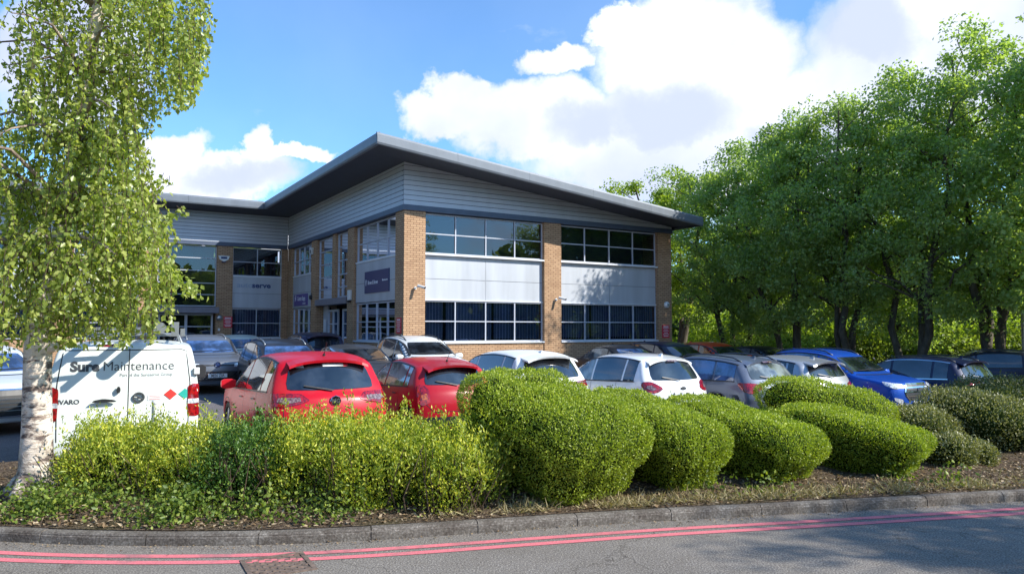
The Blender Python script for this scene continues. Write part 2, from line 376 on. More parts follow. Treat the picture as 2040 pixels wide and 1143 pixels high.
def bush(label, blobs, n, size, mat, loose=.02, cat='bush', group=None, up=.5, width=.55, core=.89, name='clipped_bush', stalks=0, extra=None, shoots=90, shoot_h=.05):
    base = np.array([np.mean([b[0][0] for b in blobs]), np.mean([b[0][1] for b in blobs]), min(b[0][2]-b[1][2] for b in blobs)])
    root = thing(name, label, cat, tuple(base), 0, group)
    tot = sum(b[1][0]*b[1][1]+b[1][0]*b[1][2]+b[1][1]*b[1][2] for b in blobs)
    Ps, Ds, Ns = [], [], []
    for b in blobs:
        k = int(n*(b[1][0]*b[1][1]+b[1][0]*b[1][2]+b[1][1]*b[1][2])/tot)
        U = unit(RNG.normal(size=(k*4, 3))); P = sup(b, U); e = 1e-3
        T1 = unit(np.cross(U, RNG.normal(size=U.shape))); T2 = np.cross(U, T1)
        A = sup(b, unit(U+T1*e))-P; B = sup(b, unit(U+T2*e))-P; C = np.cross(A, B); w = np.linalg.norm(C, axis=1)
        nn = unit(C); nn *= np.sign((nn*U).sum(1))[:, None]
        sel = RNG.choice(len(P), size=k, p=w/w.sum(), replace=False) if k < len(P) else np.arange(len(P))
        P, nn = P[sel], nn[sel]
        keep = np.ones(len(P), bool)
        for o in blobs:
            if o is not b: keep &= ~inside(o, P)
        keep &= P[:, 2] > base[2]+.01
        P, nn = P[keep], nn[keep]
        hole = np.sin(P[:, 0]*4.3+b[4])*np.sin(P[:, 1]*3.9+b[4]*2)*np.sin(P[:, 2]*6.1+b[4])+.25*RNG.normal(size=len(P))
        kp_ = (hole < .72) | (RNG.random(len(P)) < .5); P, nn = P[kp_], nn[kp_]
        gap = np.sin(P[:, 0]*9.1+P[:, 2]*5)*np.sin(P[:, 1]*8.3+P[:, 2]*7.7+b[4]) 
        P = P + nn*(RNG.normal(size=(len(P), 1))*loose + gap[:, None]*loose*.9 - loose*.6)
        Ps.append(P); Ns.append(nn)
    P = np.concatenate(Ps); nn = np.concatenate(Ns)
    if shoots:
        top = np.where(nn[:, 2] > .15)[0]; SP, SN = [], []
        for k in RNG.choice(top, shoots):
            h_ = RNG.uniform(.25, 1)*shoot_h; dd = np.array([RNG.normal()*.25, RNG.normal()*.25, 1.0])
            m_ = max(4, int(h_/.012)); tt = RNG.random(m_)
            SP.append(P[k]+dd*tt[:, None]*h_+RNG.normal(size=(m_, 3))*.012); SN.append(np.tile(dd*.3, (m_, 1))+RNG.normal(size=(m_, 3))*.5)
        P = np.concatenate([P]+SP); nn = np.concatenate([nn]+SN)
    D = nn*.7 + np.array([0, 0, up]) + RNG.normal(size=P.shape)*(.75 if name == 'loose_shrub' else .6)
    ll = RNG.normal(size=P.shape)*.55 + nn
    leaves('foliage', P-base, D, size*(.7+.6*RNG.random(len(P))), mat, root, width, Nrm=ll)
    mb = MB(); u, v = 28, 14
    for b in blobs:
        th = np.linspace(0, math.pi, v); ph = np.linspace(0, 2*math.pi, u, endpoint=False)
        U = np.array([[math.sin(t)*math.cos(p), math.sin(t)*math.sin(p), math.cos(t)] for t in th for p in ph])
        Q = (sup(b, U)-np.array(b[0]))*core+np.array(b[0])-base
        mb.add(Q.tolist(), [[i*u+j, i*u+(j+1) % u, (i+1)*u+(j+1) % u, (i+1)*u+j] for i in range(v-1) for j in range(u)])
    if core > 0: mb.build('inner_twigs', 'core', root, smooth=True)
    if stalks:
        st = MB()
        for i in range(stalks):
            b = random.choice(blobs); x = b[0][0]+random.uniform(-.8, .8)*b[1][0]; y = b[0][1]+random.uniform(-.8, .8)*b[1][1]
            z0 = base[2]-.05; h = b[0][2]+b[1][2]*random.uniform(-.1, .9)
            st.tube([(x-base[0], y-base[1], z0-base[2]), (x+random.uniform(-.1, .1)-base[0], y+random.uniform(-.12, .08)-base[1], (z0+h)/2-base[2]), (x+random.uniform(-.2, .2)-base[0], y+random.uniform(-.25, .15)-base[1], h-base[2])], [.009, .007, .003], 5)
        st.build('stems', 'twig', root)
    return root
def copy_tree(o, parent=None):
    c = o.copy(); COL.objects.link(c)
    if parent: c.parent = parent
    for ch in list(o.children): copy_tree(ch, c)
    return c

# ------------------------------------------------------------------ world, sun, camera
SUN = Vector((1.289, -.385, .95)).normalized()
el = math.asin(SUN.z); az = math.atan2(SUN.x, SUN.y)
w = bpy.data.worlds.new('World'); scene.world = w; w.use_nodes = True
nt = w.node_tree
for n in list(nt.nodes): nt.nodes.remove(n)
wo = nt.nodes.new('ShaderNodeOutputWorld'); bg = nt.nodes.new('ShaderNodeBackground'); bg.inputs[1].default_value = .115
sky = nt.nodes.new('ShaderNodeTexSky'); sky.sky_type = 'NISHITA'; sky.sun_disc = False; sky.sun_elevation = el; sky.sun_rotation = az
sky.air_density = 1.0; sky.dust_density = .4; sky.ozone_density = 2.0
tc = nt.nodes.new('ShaderNodeTexCoord'); D = tc.outputs['Generated']
sp = nt.nodes.new('ShaderNodeSeparateXYZ'); nt.links.new(D, sp.inputs[0])
def mth(op, a, b=None, c=None, clamp=False):
    n = nt.nodes.new('ShaderNodeMath'); n.operation = op; n.use_clamp = clamp
    for i, x in enumerate((a, b, c)):
        if x is None: continue
        if isinstance(x, bpy.types.NodeSocket): nt.links.new(x, n.inputs[i])
        else: n.inputs[i].default_value = x
    return n.outputs[0]
yy = mth('MAXIMUM', mth('ABSOLUTE', sp.outputs[1]), .12)
gx = mth('DIVIDE', sp.outputs[0], yy); gz = mth('DIVIDE', sp.outputs[2], yy)
# warp
wn = nt.nodes.new('ShaderNodeTexNoise'); wn.inputs['Scale'].default_value = 7; wn.inputs['Detail'].default_value = 9; wn.inputs['Roughness'].default_value = .62
nt.links.new(D, wn.inputs['Vector'])
ws = nt.nodes.new('ShaderNodeSeparateColor'); nt.links.new(wn.outputs['Color'], ws.inputs[0])
gxw = mth('ADD', gx, mth('MULTIPLY', mth('SUBTRACT', ws.outputs[0], .5), .17)); gzw = mth('ADD', gz, mth('MULTIPLY', mth('SUBTRACT', ws.outputs[1], .5), .15))
def blobmask(x, y, rx, ry, amp=1.0):
    cx, cz = (x-1020)/1472, (653-y)/1472; rx /= 1472; ry /= 1472
    a = mth('POWER', mth('ABSOLUTE', mth('DIVIDE', mth('SUBTRACT', gxw, cx), rx)), 2)
    b = mth('POWER', mth('ABSOLUTE', mth('DIVIDE', mth('SUBTRACT', gzw, cz), ry)), 2)
    return mth('MULTIPLY', mth('SUBTRACT', 1, mth('ADD', a, b)), amp)
CL = [(1400, 120, 230, 190), (1330, 300, 330, 140), (1060, 235, 210, 100), (900, 185, 75, 60), (880, 240, 110, 60), (1100, 105, 105, 45), (1860, 130, 300, 230), (1550, 330, 320, 150),
      (400, 345, 190, 55), (330, 290, 90, 40), (500, 290, 40, 45), (560, 305, 105, 20), (2000, 60, 160, 140), (1700, 260, 260, 160), (120, 120, 190, 170), (300, 270, 130, 40), (1240, 40, 70, 60), (2300, 200, 300, 200), (-300, 350, 300, 120), (640, 480, 800, 60)]
acc = None
for b in CL:
    m_ = blobmask(*b); acc = m_ if acc is None else mth('MAXIMUM', acc, m_)
cn = nt.nodes.new('ShaderNodeTexNoise'); cn.inputs['Scale'].default_value = 3.2; cn.inputs['Detail'].default_value = 10; cn.inputs['Roughness'].default_value = .6; nt.links.new(D, cn.inputs['Vector'])
side = mth('MULTIPLY', mth('SUBTRACT', cn.outputs[0], .58), 2.6)       # broken cloud for the rest of the sky
away = mth('MULTIPLY', mth('LESS_THAN', sp.outputs[1], .45), 1)
acc = mth('MAXIMUM', acc, mth('MULTIPLY', side, away))
mask = nt.nodes.new('ShaderNodeMapRange'); mask.interpolation_type = 'SMOOTHSTEP'; mask.inputs[1].default_value = -.12; mask.inputs[2].default_value = .52
nt.links.new(acc, mask.inputs[0])
wisp = nt.nodes.new('ShaderNodeTexNoise'); wisp.inputs['Scale'].default_value = 5; wisp.inputs['Detail'].default_value = 8; wisp.inputs['Roughness'].default_value = .6
mp = nt.nodes.new('ShaderNodeMapping'); mp.inputs['Scale'].default_value = (1, 1, 2); mp.inputs['Location'].default_value = (3, 1, 2); nt.links.new(D, mp.inputs[0]); nt.links.new(mp.outputs[0], wisp.inputs['Vector'])
wr = nt.nodes.new('ShaderNodeMapRange'); wr.inputs[1].default_value = .58; wr.inputs[2].default_value = .8; wr.inputs[4].default_value = .45; nt.links.new(wisp.outputs[0], wr.inputs[0])
cov = mth('MAXIMUM', mask.outputs[0], wr.outputs[0])
# lavender undersides: where the cloud is deep and its own noise says so
sh = nt.nodes.new('ShaderNodeTexNoise'); sh.inputs['Scale'].default_value = 4.2; sh.inputs['Detail'].default_value = 7; sh.inputs['Roughness'].default_value = .5
mp2 = nt.nodes.new('ShaderNodeMapping'); mp2.inputs['Location'].default_value = (.9, .2, .35); nt.links.new(D, mp2.inputs[0]); nt.links.new(mp2.outputs[0], sh.inputs['Vector'])
SH = [(1320, 230, 190, 75), (1190, 250, 150, 60), (1750, 60, 120, 90), (470, 350, 160, 40), (1600, 300, 110, 60), (60, 60, 150, 120)]
sa = None
for b in SH:
    m_ = blobmask(*b); sa = m_ if sa is None else mth('MAXIMUM', sa, m_)
sa = mth('MAXIMUM', sa, mth('MULTIPLY', away, mth('MULTIPLY', mth('SUBTRACT', sh.outputs[0], .5), 3)))
shr = nt.nodes.new('ShaderNodeMapRange'); shr.interpolation_type = 'SMOOTHSTEP'; shr.inputs[1].default_value = -1.1; shr.inputs[2].default_value = .8; nt.links.new(mth('ADD', sa, mth('MULTIPLY', mth('SUBTRACT', sh.outputs[0], .5), 3.2)), shr.inputs[0])
white = (7.6, 7.7, 7.9); lav = (3.7, 4.15, 5.7)
ccol = mixc(nt, white, lav, shr.outputs[0])
skyc = mixc(nt, sky.outputs[0], (.58, 1.02, 1.38), 1.0, 'MULTIPLY')
fin = mixc(nt, skyc, ccol, cov)
nt.links.new(fin, bg.inputs[0]); nt.links.new(bg.outputs[0], wo.inputs[0])

sd = bpy.data.lights.new('sun', 'SUN'); sd.energy = 4.3; sd.angle = R(.53); sd.color = (1, .95, .86)
so = bpy.data.objects.new('sun', sd); COL.objects.link(so); so.rotation_euler = SUN.to_track_quat('Z', 'Y').to_euler()
cd = bpy.data.cameras.new('camera'); cam = bpy.data.objects.new('camera', cd); COL.objects.link(cam)
cd.sensor_width = 36; cd.lens = 36*1471.67/2040; cd.clip_end = 3000; cd.clip_start = .1
cam.location = (0, 0, CAMH); cam.rotation_euler = (R(90)+.0556, -.0008, 0); scene.camera = cam
scene.view_settings.view_transform = 'Standard'; scene.view_settings.look = 'None'; scene.view_settings.exposure = .80; scene.view_settings.gamma = 1
scene.render.engine = 'CYCLES'
try:
    scene.cycles.max_bounces = 8; scene.cycles.transparent_max_bounces = 10; scene.cycles.diffuse_bounces = 5
    scene.cycles.sample_clamp_indirect = 6
except Exception: pass

# ------------------------------------------------------------------ ground
KB = [(-30, 20), (-16, 12.3), (-10, 8.6), (-6.5, 6.75), (-4.9, 6.3), (-4.2, 6.17), (-3.3, 6.05), (-2.08, 6.05), (-1, 6.24), (0, 6.5), (1.28, 6.82), (2.24, 7.0), (3.28, 7.22), (4.4, 7.46), (5.2, 7.63), (8, 8.25), (14, 9.6), (30, 13), (60, 19)]
def smooth_poly(pts, it=3):
    for _ in range(it):
        q = [pts[0]]
        for a, b in zip(pts[:-1], pts[1:]):
            q += [tuple(.75*x+.25*y for x, y in zip(a, b)), tuple(.25*x+.75*y for x, y in zip(a, b))]
        pts = q+[pts[-1]]
    return pts
KS = smooth_poly(KB, 3)
def resample(pts, step):
    out = [pts[0]]; acc_ = 0
    for a, b in zip(pts[:-1], pts[1:]):
        L = math.dist(a, b); d = step-acc_
        while d <= L:
            t = d/L; out.append(tuple(x+(y-x)*t for x, y in zip(a, b))); d += step
        acc_ = L-(d-step)
    return out
def kerb_y(x):
    for a, b in zip(KS[:-1], KS[1:]):
        if a[0] <= x <= b[0]: return a[1]+(b[1]-a[1])*(x-a[0])/(b[0]-a[0]+1e-9)
    return KS[0][1] if x < KS[0][0] else KS[-1][1]
def zlot(x, y):
    return CAMH + (-2.06 + .018*(min(max(y, 9), 24)-11.3) - .025*min(max(x+2.7, 0), 14))
def lot_edge(x): return 9.9 if x < -3 else 9.9+.61*(x+3)
def offset(pts, d):
    out = []
    for i, p in enumerate(pts):
        a = pts[max(i-1, 0)]; b = pts[min(i+1, len(pts)-1)]; t = Vector((b[0]-a[0], b[1]-a[1])).normalized()
        out.append((p[0]-t.y*d, p[1]+t.x*d))
    return out
def ribbon(mb, pts, d0, d1, z0, z1, mi=0):
    A = offset(pts, d0); B = offset(pts, d1); n = len(pts)
    mb.add([(p[0], p[1], z0) for p in A]+[(p[0], p[1], z1) for p in B], [[i, i+1, n+i+1, n+i] for i in range(n-1)], mi)
# far ground
g = MB(); g.add([(-900, -900, -.75), (900, -900, -.75), (900, 900, -.75), (-900, 900, -.75)], [[0, 1, 2, 3]]); tag(g.build('ground', 'grass'), kind='structure')
# road
rd = MB(); n = len(KS); A = offset(KS, 0)
rd.add([(p[0], p[1], 0) for p in A]+[(p[0], -40, 0) for p in A], [[n+i, n+i+1, i+1, i] for i in range(n-1)])
tag(rd.build('road', 'asphalt', recalc=False), kind='structure')
# car park
xs = np.concatenate([np.arange(-60, -14, 4), np.arange(-14, 24, 1.0), np.arange(24, 70, 4)])
lm = MB(); rows = 26
for x in xs:
    e0 = lot_edge(x) if x < 14 else lot_edge(14)
    for j in range(rows):
        y = e0+(75-e0)*(j/(rows-1))**2; lm.v.append((x, y, zlot(x, y)))
lm.f = [[i*rows+j, (i+1)*rows+j, (i+1)*rows+j+1, i*rows+j+1] for i in range(len(xs)-1) for j in range(rows-1)]; lm.m = [0]*len(lm.f)
tag(lm.build('car_park', 'lot_asphalt', smooth=True), kind='structure')
# planting bed
def zbed(x, y):
    k = kerb_y(x)+.12; e = lot_edge(min(x, 14)); t = min(max((y-k)/(e-k), 0), 1)
    zz = .098+.115*math.sin(min(t*2.2, 1.57))+.025*math.sin(x*3.1+y*2)*min(1, t*6)+.02*math.sin(x*7.3-y*5)*min(1, t*6)
    if t > .55: s = (t-.55)/.45; zz = zz*(1-s*s)+(zlot(x, e)+.03)*s*s
    return zz
bm_ = MB(); xs = np.arange(-14, 26, .25); rows = 34
for x in xs:
    k = kerb_y(x)+.10; e = lot_edge(min(x, 14))
    for j in range(rows):
        y = k+(e+.02-k)*j/(rows-1); bm_.v.append((x, y, zbed(x, y)))
bm_.f = [[i*rows+j, (i+1)*rows+j, (i+1)*rows+j+1, i*rows+j+1] for i in range(len(xs)-1) for j in range(rows-1)]; bm_.m = [0]*len(bm_.f)
tag(bm_.build('planting_bed', 'soil', smooth=True), kind='structure')
# kerb with open joints
kp = resample(KS, .05); kb = MB(); stone = 18
for i0 in range(0, len(kp)-stone, stone):
    seg = kp[i0:i0+stone+1]
    a, b = Vector(seg[0]), Vector(seg[1]); seg[0] = tuple(a.lerp(b, .09)); a, b = Vector(seg[-1]), Vector(seg[-2]); seg[-1] = tuple(a.lerp(b, .09))
    j = random.uniform(-.004, .004)
    ribbon(kb, seg, 0, .006, -.02, .062+j); ribbon(kb, seg, .006, .028, .062+j, .090+j); ribbon(kb, seg, .028, .125, .090+j, .094+j); ribbon(kb, seg, .125, .125, .094+j, .0)
    for q in (0, -1):
        o0 = offset(seg, 0)[q]; o1 = offset(seg, .006)[q]; o2 = offset(seg, .028)[q]; o3 = offset(seg, .125)[q]
        kb.add([(o0[0], o0[1], -.02), (o1[0], o1[1], .062+j), (o2[0], o2[1], .090+j), (o3[0], o3[1], .094+j), (o3[0], o3[1], -.02)], [[0, 1, 2, 3, 4]])
kb_in = MB(); ribbon(kb_in, kp, .012, .012, -.02, .075); kb.add(kb_in.v, kb_in.f)
tag(kb.build('kerb', 'kerb_stone', recalc=False), kind='structure')
for nm, d0, d1, z in (('red_line', -.235, -.315, .004), ('red_line', -.39, -.47, .004)):
    rl = MB(); ribbon(rl, kp, d0, d1, z, z)
    tag(rl.build(nm, 'red_paint', recalc=True), kind='structure')
# drain cover
dr = thing('drain_cover', 'rusty square iron drain grate set in the road across the double red lines', 'drain cover', (-1.73, 5.57, 0), R(29))
fr = MB(); s_ = .235
for a, b in (((-s_, -s_), (s_, -s_+.035)), ((-s_, s_-.035), (s_, s_)), ((-s_, -s_+.035), (-s_+.035, s_-.035)), ((s_-.035, -s_+.035), (s_, s_-.035))): fr.box((*a, -.01), (*b, .009))
fr.build('frame', 'iron', dr)
gt = MB(); gt.box((-s_+.036, -s_+.036, -.012), (s_-.036, s_-.036, .0025))
for i in range(9):
    for j in range(9):
        if (i+j) % 2: continue
        x = -s_+.06+i*.044; y = -s_+.06+j*.044; gt.box((x-.02, y-.009, .0025), (x+.02, y+.009, .0085))
gt.build('grate', 'iron', dr)
# painted stripes carried over the grate
# ------------------------------------------------------------------ building
ang = .5476; CX, CY = -3.6283, 24.7
Zb, Zt, Zg, Zs, Zu = 5.7255, 5.909, 1.269, 2.698, 4.3085
Z0 = -.45; T = 14.8625
B = thing('office_building', 'two storey buff brick office with grey metal cladding and a sloping overhanging roof', 'building', (CX, CY, 0), ang)
def bpos(s, t, z): return Vector((CX+s*math.cos(ang)-t*math.sin(ang), CY+s*math.sin(ang)+t*math.cos(ang), z))
u_ = Vector((math.cos(ang), math.sin(ang), 0)); v_ = Vector((-math.sin(ang), math.cos(ang), 0))
def face(kind):
    # returns map (a along, d depth inwards, z) -> local coordinates
    if kind == 'R': return lambda a, d, z: (a, d, z)            # right front, facing the camera
    if kind == 'L': return lambda a, d, z: (d, a, z)            # left side
    if kind == 'W': return lambda a, d, z: (a, T+d, z)          # wing front
def fbox(mb, F, a0, a1, d0, d1, z0, z1, mi=0): mb.box(F(a0, d0, z0), F(a1, d1, z1), mi)
br = MB()
FR, FL, FW = face('R'), face('L'), face('W')
for a0, a1 in ((0, .788), (5.677, 6.4455), (11.3407, 12.0976)): fbox(br, FR, a0, a1, 0, .9 if a0 else .757, Z0, Zb)
for a0, a1 in ((4.989, 5.744), (10.013, 10.79), (14.24, 14.8625)): fbox(br, FL, a0, a1, 0, .6, Z0, Zb)
fbox(br, FL, 7.38, 7.84, .04, .4, 3.02, Zb-.002)
for a0, a1 in ((.788, 5.677), (6.4455, 11.3407)): fbox(br, FR, a0, a1, .04, .4, Z0, Zg-.055)
fbox(br, FL, .757, 4.989, .04, .4, Z0, Zg-.055); fbox(br, FL, 10.79, 14.24, .04, .4, Z0, Zg-.055)
for a0, a1 in ((-.30, -.002), (-3.405, -2.663), (-6.75, -6.0), (-10.1, -9.35), (-13.5, -12.7)): fbox(br, FW, a0, a1, .001, .6, Z0, Zb)
fbox(br, FW, -2.663, -.30, .04, .4, Z0, Zg-.055); fbox(br, FW, -9.35, -6.75, .04, .4, Z0, Zg-.055); fbox(br, FW, -12.7, -10.1, .04, .4, Z0, Zg-.055)
# return and back walls
fbox(br, lambda a, d, z: (12.0976-d, a, z), .9, 19.5, .001, .3, Z0, 5.6)
br.box((-13.4, 22.5, Z0), (12.0, 22.8, 5.7))
br.build('wall', 'brick', B)
band = MB()
def lbox(*a):
    m_ = MB(); fbox(m_, *a); return m_.build('window_ledge', 'ledge', B)
def spbox(F, a0, a1, d0, d1, z0, z1, joint=None):
    m_ = MB(); fbox(m_, F, a0, a1, d0, d1, z0, z1); p_ = m_.build('spandrel_panel', 'spandrel', B)
    j_ = MB(); fbox(j_, F, a0+.01, a1-.01, d0-.003, d0-.001, 3.44, 3.452); j_.build('panel_joint', 'groove', p_)
def window(F, a0, a1, z0, z1, cols, rows=2, rec=.16, blinds=True, fw=.042):
    f = MB(); d0, d1 = rec-.02, rec+.05; zs_ = [z0+(z1-z0)*i/rows for i in range(rows+1)] if not hasattr(rows, '__len__') else rows
    zs_ = list(zs_)
    fbox(f, F, a0, a1, d0, d1, zs_[0], zs_[0]+fw); fbox(f, F, a0, a1, d0, d1, zs_[-1]-fw, zs_[-1])
    for i in range(cols+1):
        c = a0+(a1-a0)*i/cols; h = fw/2 if 0 < i < cols else fw
        lo = c if i == 0 else (c-fw if i == cols else c-h); fbox(f, F, lo, lo+fw, d0+.003, d1, zs_[0]+fw, zs_[-1]-fw)
    for z in zs_[1:-1]:
        for i in range(cols):
            b0 = a0+(a1-a0)*i/cols+(fw if i == 0 else fw/2); b1 = a0+(a1-a0)*(i+1)/cols-(fw if i == cols-1 else fw/2)
            fbox(f, F, b0, b1, d0+.006, d1, z-fw*.45, z+fw*.45)
    w_ = f.build('window', 'frame', B)
    p = MB(); A_ = [F(a0+.02, rec+.02, zs_[0]+.02), F(a1-.02, rec+.02, zs_[0]+.02), F(a1-.02, rec+.02, zs_[-1]-.02), F(a0+.02, rec+.02, zs_[-1]-.02)]
    p.add(A_, [[0, 1, 2, 3]]); p.build('pane', 'window_glass', w_, recalc=False)
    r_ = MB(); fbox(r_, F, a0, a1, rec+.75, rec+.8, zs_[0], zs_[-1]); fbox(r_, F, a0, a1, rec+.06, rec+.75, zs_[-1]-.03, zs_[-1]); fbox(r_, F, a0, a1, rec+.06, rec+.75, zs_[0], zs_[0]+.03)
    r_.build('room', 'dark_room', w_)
    if blinds:
        b_ = MB(); n_ = int((a1-a0)/.125)
        cut = [random.uniform(.05, .16) for _ in range(cols)]; tilt_ = [random.choice((0, 0, .02, .035)) for _ in range(cols)]
        for i in range(n_):
            if random.random() < .035: continue
            ci_ = min(cols-1, int((i+.5)/n_*cols)); c = a0+.06+(a1-a0-.12)*(i+.5)/n_
            zb_ = zs_[0]+cut[ci_]+random.uniform(-.01, .01)
            fbox(b_, F, c-.052+tilt_[ci_], c+.052-random.uniform(0, .02), rec+.16+.004*(i % 2), rec+.165+.004*(i % 2), zb_, zs_[-1]-.04)
            fbox(b_, F, c+.054, c+.068, rec+.15, rec+.153, zs_[0]+.08, zs_[-1]-.04, 1)
        b_.build('blind', ['blind', 'blind_edge'], w_)
    return w_
for a0, a1 in ((.788, 5.677), (6.4455, 11.3407)):
    window(FR, a0, a1, Zg, Zs, 4, blinds='long'); window(FR, a0, a1, Zu, Zb-.03, 4, blinds=False)
    lbox(FR, a0-.0, a1-.001, -.02, .2, Zg-.055, Zg-.003); lbox(FR, a0, a1-.001, .0, .2, Zu-.055, Zu-.003)
    spbox(FR, a0+.004, (a0+a1)/2-.006, .15, .3, Zs+.03, Zu-.057); spbox(FR, (a0+a1)/2+.006, a1-.004, .15, .3, Zs+.03, Zu-.057)
    lbox(FR, a0, a1-.001, .10, .2, Zs+.002, Zs+.028)
window(FL, .757, 4.989, Zg, Zs, 4, blinds='long'); window(FL, .757, 4.989, Zu, Zb-.03, 4, blinds=False)
window(FL, 10.79, 14.24, Zg, Zs, 4, blinds='long'); window(FL, 10.79, 14.24, Zu, Zb-.03, 4, blinds=False)
for a0, a1 in ((.757, 4.989), (10.79, 14.24)):
    lbox(FL, a0, a1-.001, .0, .2, Zg-.055, Zg-.003); lbox(FL, a0, a1-.001, .07, .2, Zu-.055, Zu-.003)
    spbox(FL, a0+.004, a1-.004, .10, .3, Zs+.03, Zu-.057)
tall = [3.02, 3.45, 3.98, 4.55, 5.12, Zb-.03]
window(FL, 5.75, 7.38, 0, 0, 1, rows=tall, blinds=False, fw=.045); window(FL, 7.84, 10.01, 0, 0, 1, rows=tall, blinds=False, fw=.045)
window(FW, -2.663, -.30, Zg, Zs, 2, blinds='long'); window(FW, -2.663, -.30, Zu, Zb-.03, 2, blinds=False)
lbox(FW, -2.663, -.301, .0, .2, Zg-.055, Zg-.003); lbox(FW, -2.663, -.301, .07, .2, Zu-.055, Zu-.003)
spbox(FW, -2.66, -.304, .10, .3, Zs+.03, Zu-.057)
window(FW, -6.0, -3.405, 0, 0, 1, rows=[2.78, 3.35, 3.9, 4.5, 5.1, Zb-.03], blinds=False, fw=.045)
for a0, a1 in ((-9.35, -6.75), (-12.7, -10.1)):
    window(FW, a0, a1, Zg, Zs, 2, blinds='long'); window(FW, a0, a1, Zu, Zb-.03, 2, blinds=False)
    spbox(FW, a0+.004, a1-.004, .10, .3, Zs+.03, Zu-.057)
# door bays
cn_ = MB(); fbox(cn_, FL, 5.748, 10.009, -.05, .5, 2.74, 3.0); fbox(cn_, FW, -6.1, -3.3, -.25, .4, 2.46, 2.74); cn_.build('canopy', 'canopy', B)
def door(F, a0, a1, z0, z1, rec):
    f = MB(); fw = .09
    fbox(f, F, a0, a1, rec, rec+.06, z1-fw, z1); fbox(f, F, a0, a0+fw, rec, rec+.06, z0, z1-fw); fbox(f, F, a1-fw, a1, rec, rec+.06, z0, z1-fw)
    m_ = (a0+a1)/2; fbox(f, F, m_-.06, m_+.06, rec, rec+.06, z0, z1-fw); fbox(f, F, a0+fw, m_-.06, rec+.005, rec+.06, z0+.95, z0+1.03); fbox(f, F, m_+.06, a1-fw, rec+.005, rec+.06, z0+.95, z0+1.03)
    fbox(f, F, a0+fw, m_-.06, rec+.005, rec+.06, z1-.65, z1-.6); fbox(f, F, m_+.06, a1-fw, rec+.005, rec+.06, z1-.65, z1-.6)
    fbox(f, F, a0+fw, m_-.06, rec+.005, rec+.06, z0, z0+.18); fbox(f, F, m_+.06, a1-fw, rec+.005, rec+.06, z0, z0+.18)
    d = f.build('door', 'frame', B)
    p = MB(); p.add([F(a0+.05, rec+.03, z0), F(a1-.05, rec+.03, z0), F(a1-.05, rec+.03, z1-.05), F(a0+.05, rec+.03, z1-.05)], [[0, 1, 2, 3]]); p.build('pane', 'window_glass', d, recalc=False)
    h = MB(); h.tube([F(m_-.09, rec-.05, z0+.8), F(m_-.09, rec-.05, z0+1.25)], .015); h.tube([F(m_+.09, rec-.05, z0+.8), F(m_+.09, rec-.05, z0+1.25)], .015); h.build('handle', 'galvanised', d)
door(FL, 5.9, 7.35, -.1, 2.55, .35); door(FL, 7.9, 9.3, -.1, 2.55, .35); door(FW, -5.9, -3.5, -.1, 2.44, .2)
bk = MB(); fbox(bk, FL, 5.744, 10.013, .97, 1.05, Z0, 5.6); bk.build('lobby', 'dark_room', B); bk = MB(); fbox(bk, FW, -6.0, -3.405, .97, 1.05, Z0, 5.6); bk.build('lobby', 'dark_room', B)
ng = MB(); fbox(ng, FL, 9.3, 10.01, .36, .42, Z0, 2.74); ng.build('door_side_panel', 'frame', B)
# band and ribbed cladding
fbox(band, FR, -.055, 12.15, -.055, .3, Zb, Zt); fbox(band, FL, .31, T-.05, -.055, .3, Zb, Zt); fbox(band, FW, -14.0, -.06, -.055, .3, Zb+.0005, Zt)
band.build('fascia_band', 'band', B)
OV = 1.6
def ztop(s): return 7.82-.111*(s+OV)
FH = .39
def zsof(s): return ztop(s)-FH+.10
def clip(poly, f):
    out = []
    for p, q in zip(poly, poly[1:]+poly[:1]):
        fp, fq = f(p), f(q)
        if fp >= 0: out.append(p)
        if fp*fq < 0: t = fp/(fp-fq); out.append((p[0]+(q[0]-p[0])*t, p[1]+(q[1]-p[1])*t))
    return out
cl = MB(); gv = MB(); pl = .168
for F, a0, a1, line in ((FR, -.03, 12.12, lambda a: zsof(a)), (FL, .031, T-.031, lambda a: zsof(0)), (FW, -14, -.031, lambda a: zsof(0))):
    back = clip([(a0+.01, Zt), (a1-.01, Zt), (a1-.01, 8.5), (a0+.01, 8.5)], lambda p: line(p[0])-p[1]-.01)
    gv.prism(back, lambda a, b, c, F=F: F(a, -.008+c, b), .2)
    z = Zt+.006
    while z < 8:
        pp = clip([(a0, z), (a1, z), (a1, z+pl-.017), (a0, z+pl-.017)], lambda p: line(p[0])-p[1]-.005)
        if len(pp) > 2:
            # plank with its upper edge leaning back like trapezoidal sheeting
            n_ = len(pp)
            f3 = lambda a, b, c, F=F, z=z: F(a, -.03+.012*(b-z)/pl + c, b)
            cl.prism(pp, f3, .02)
        z += pl
cl.build('cladding', 'cladding', B); gv.build('cladding_backing', 'groove', B)
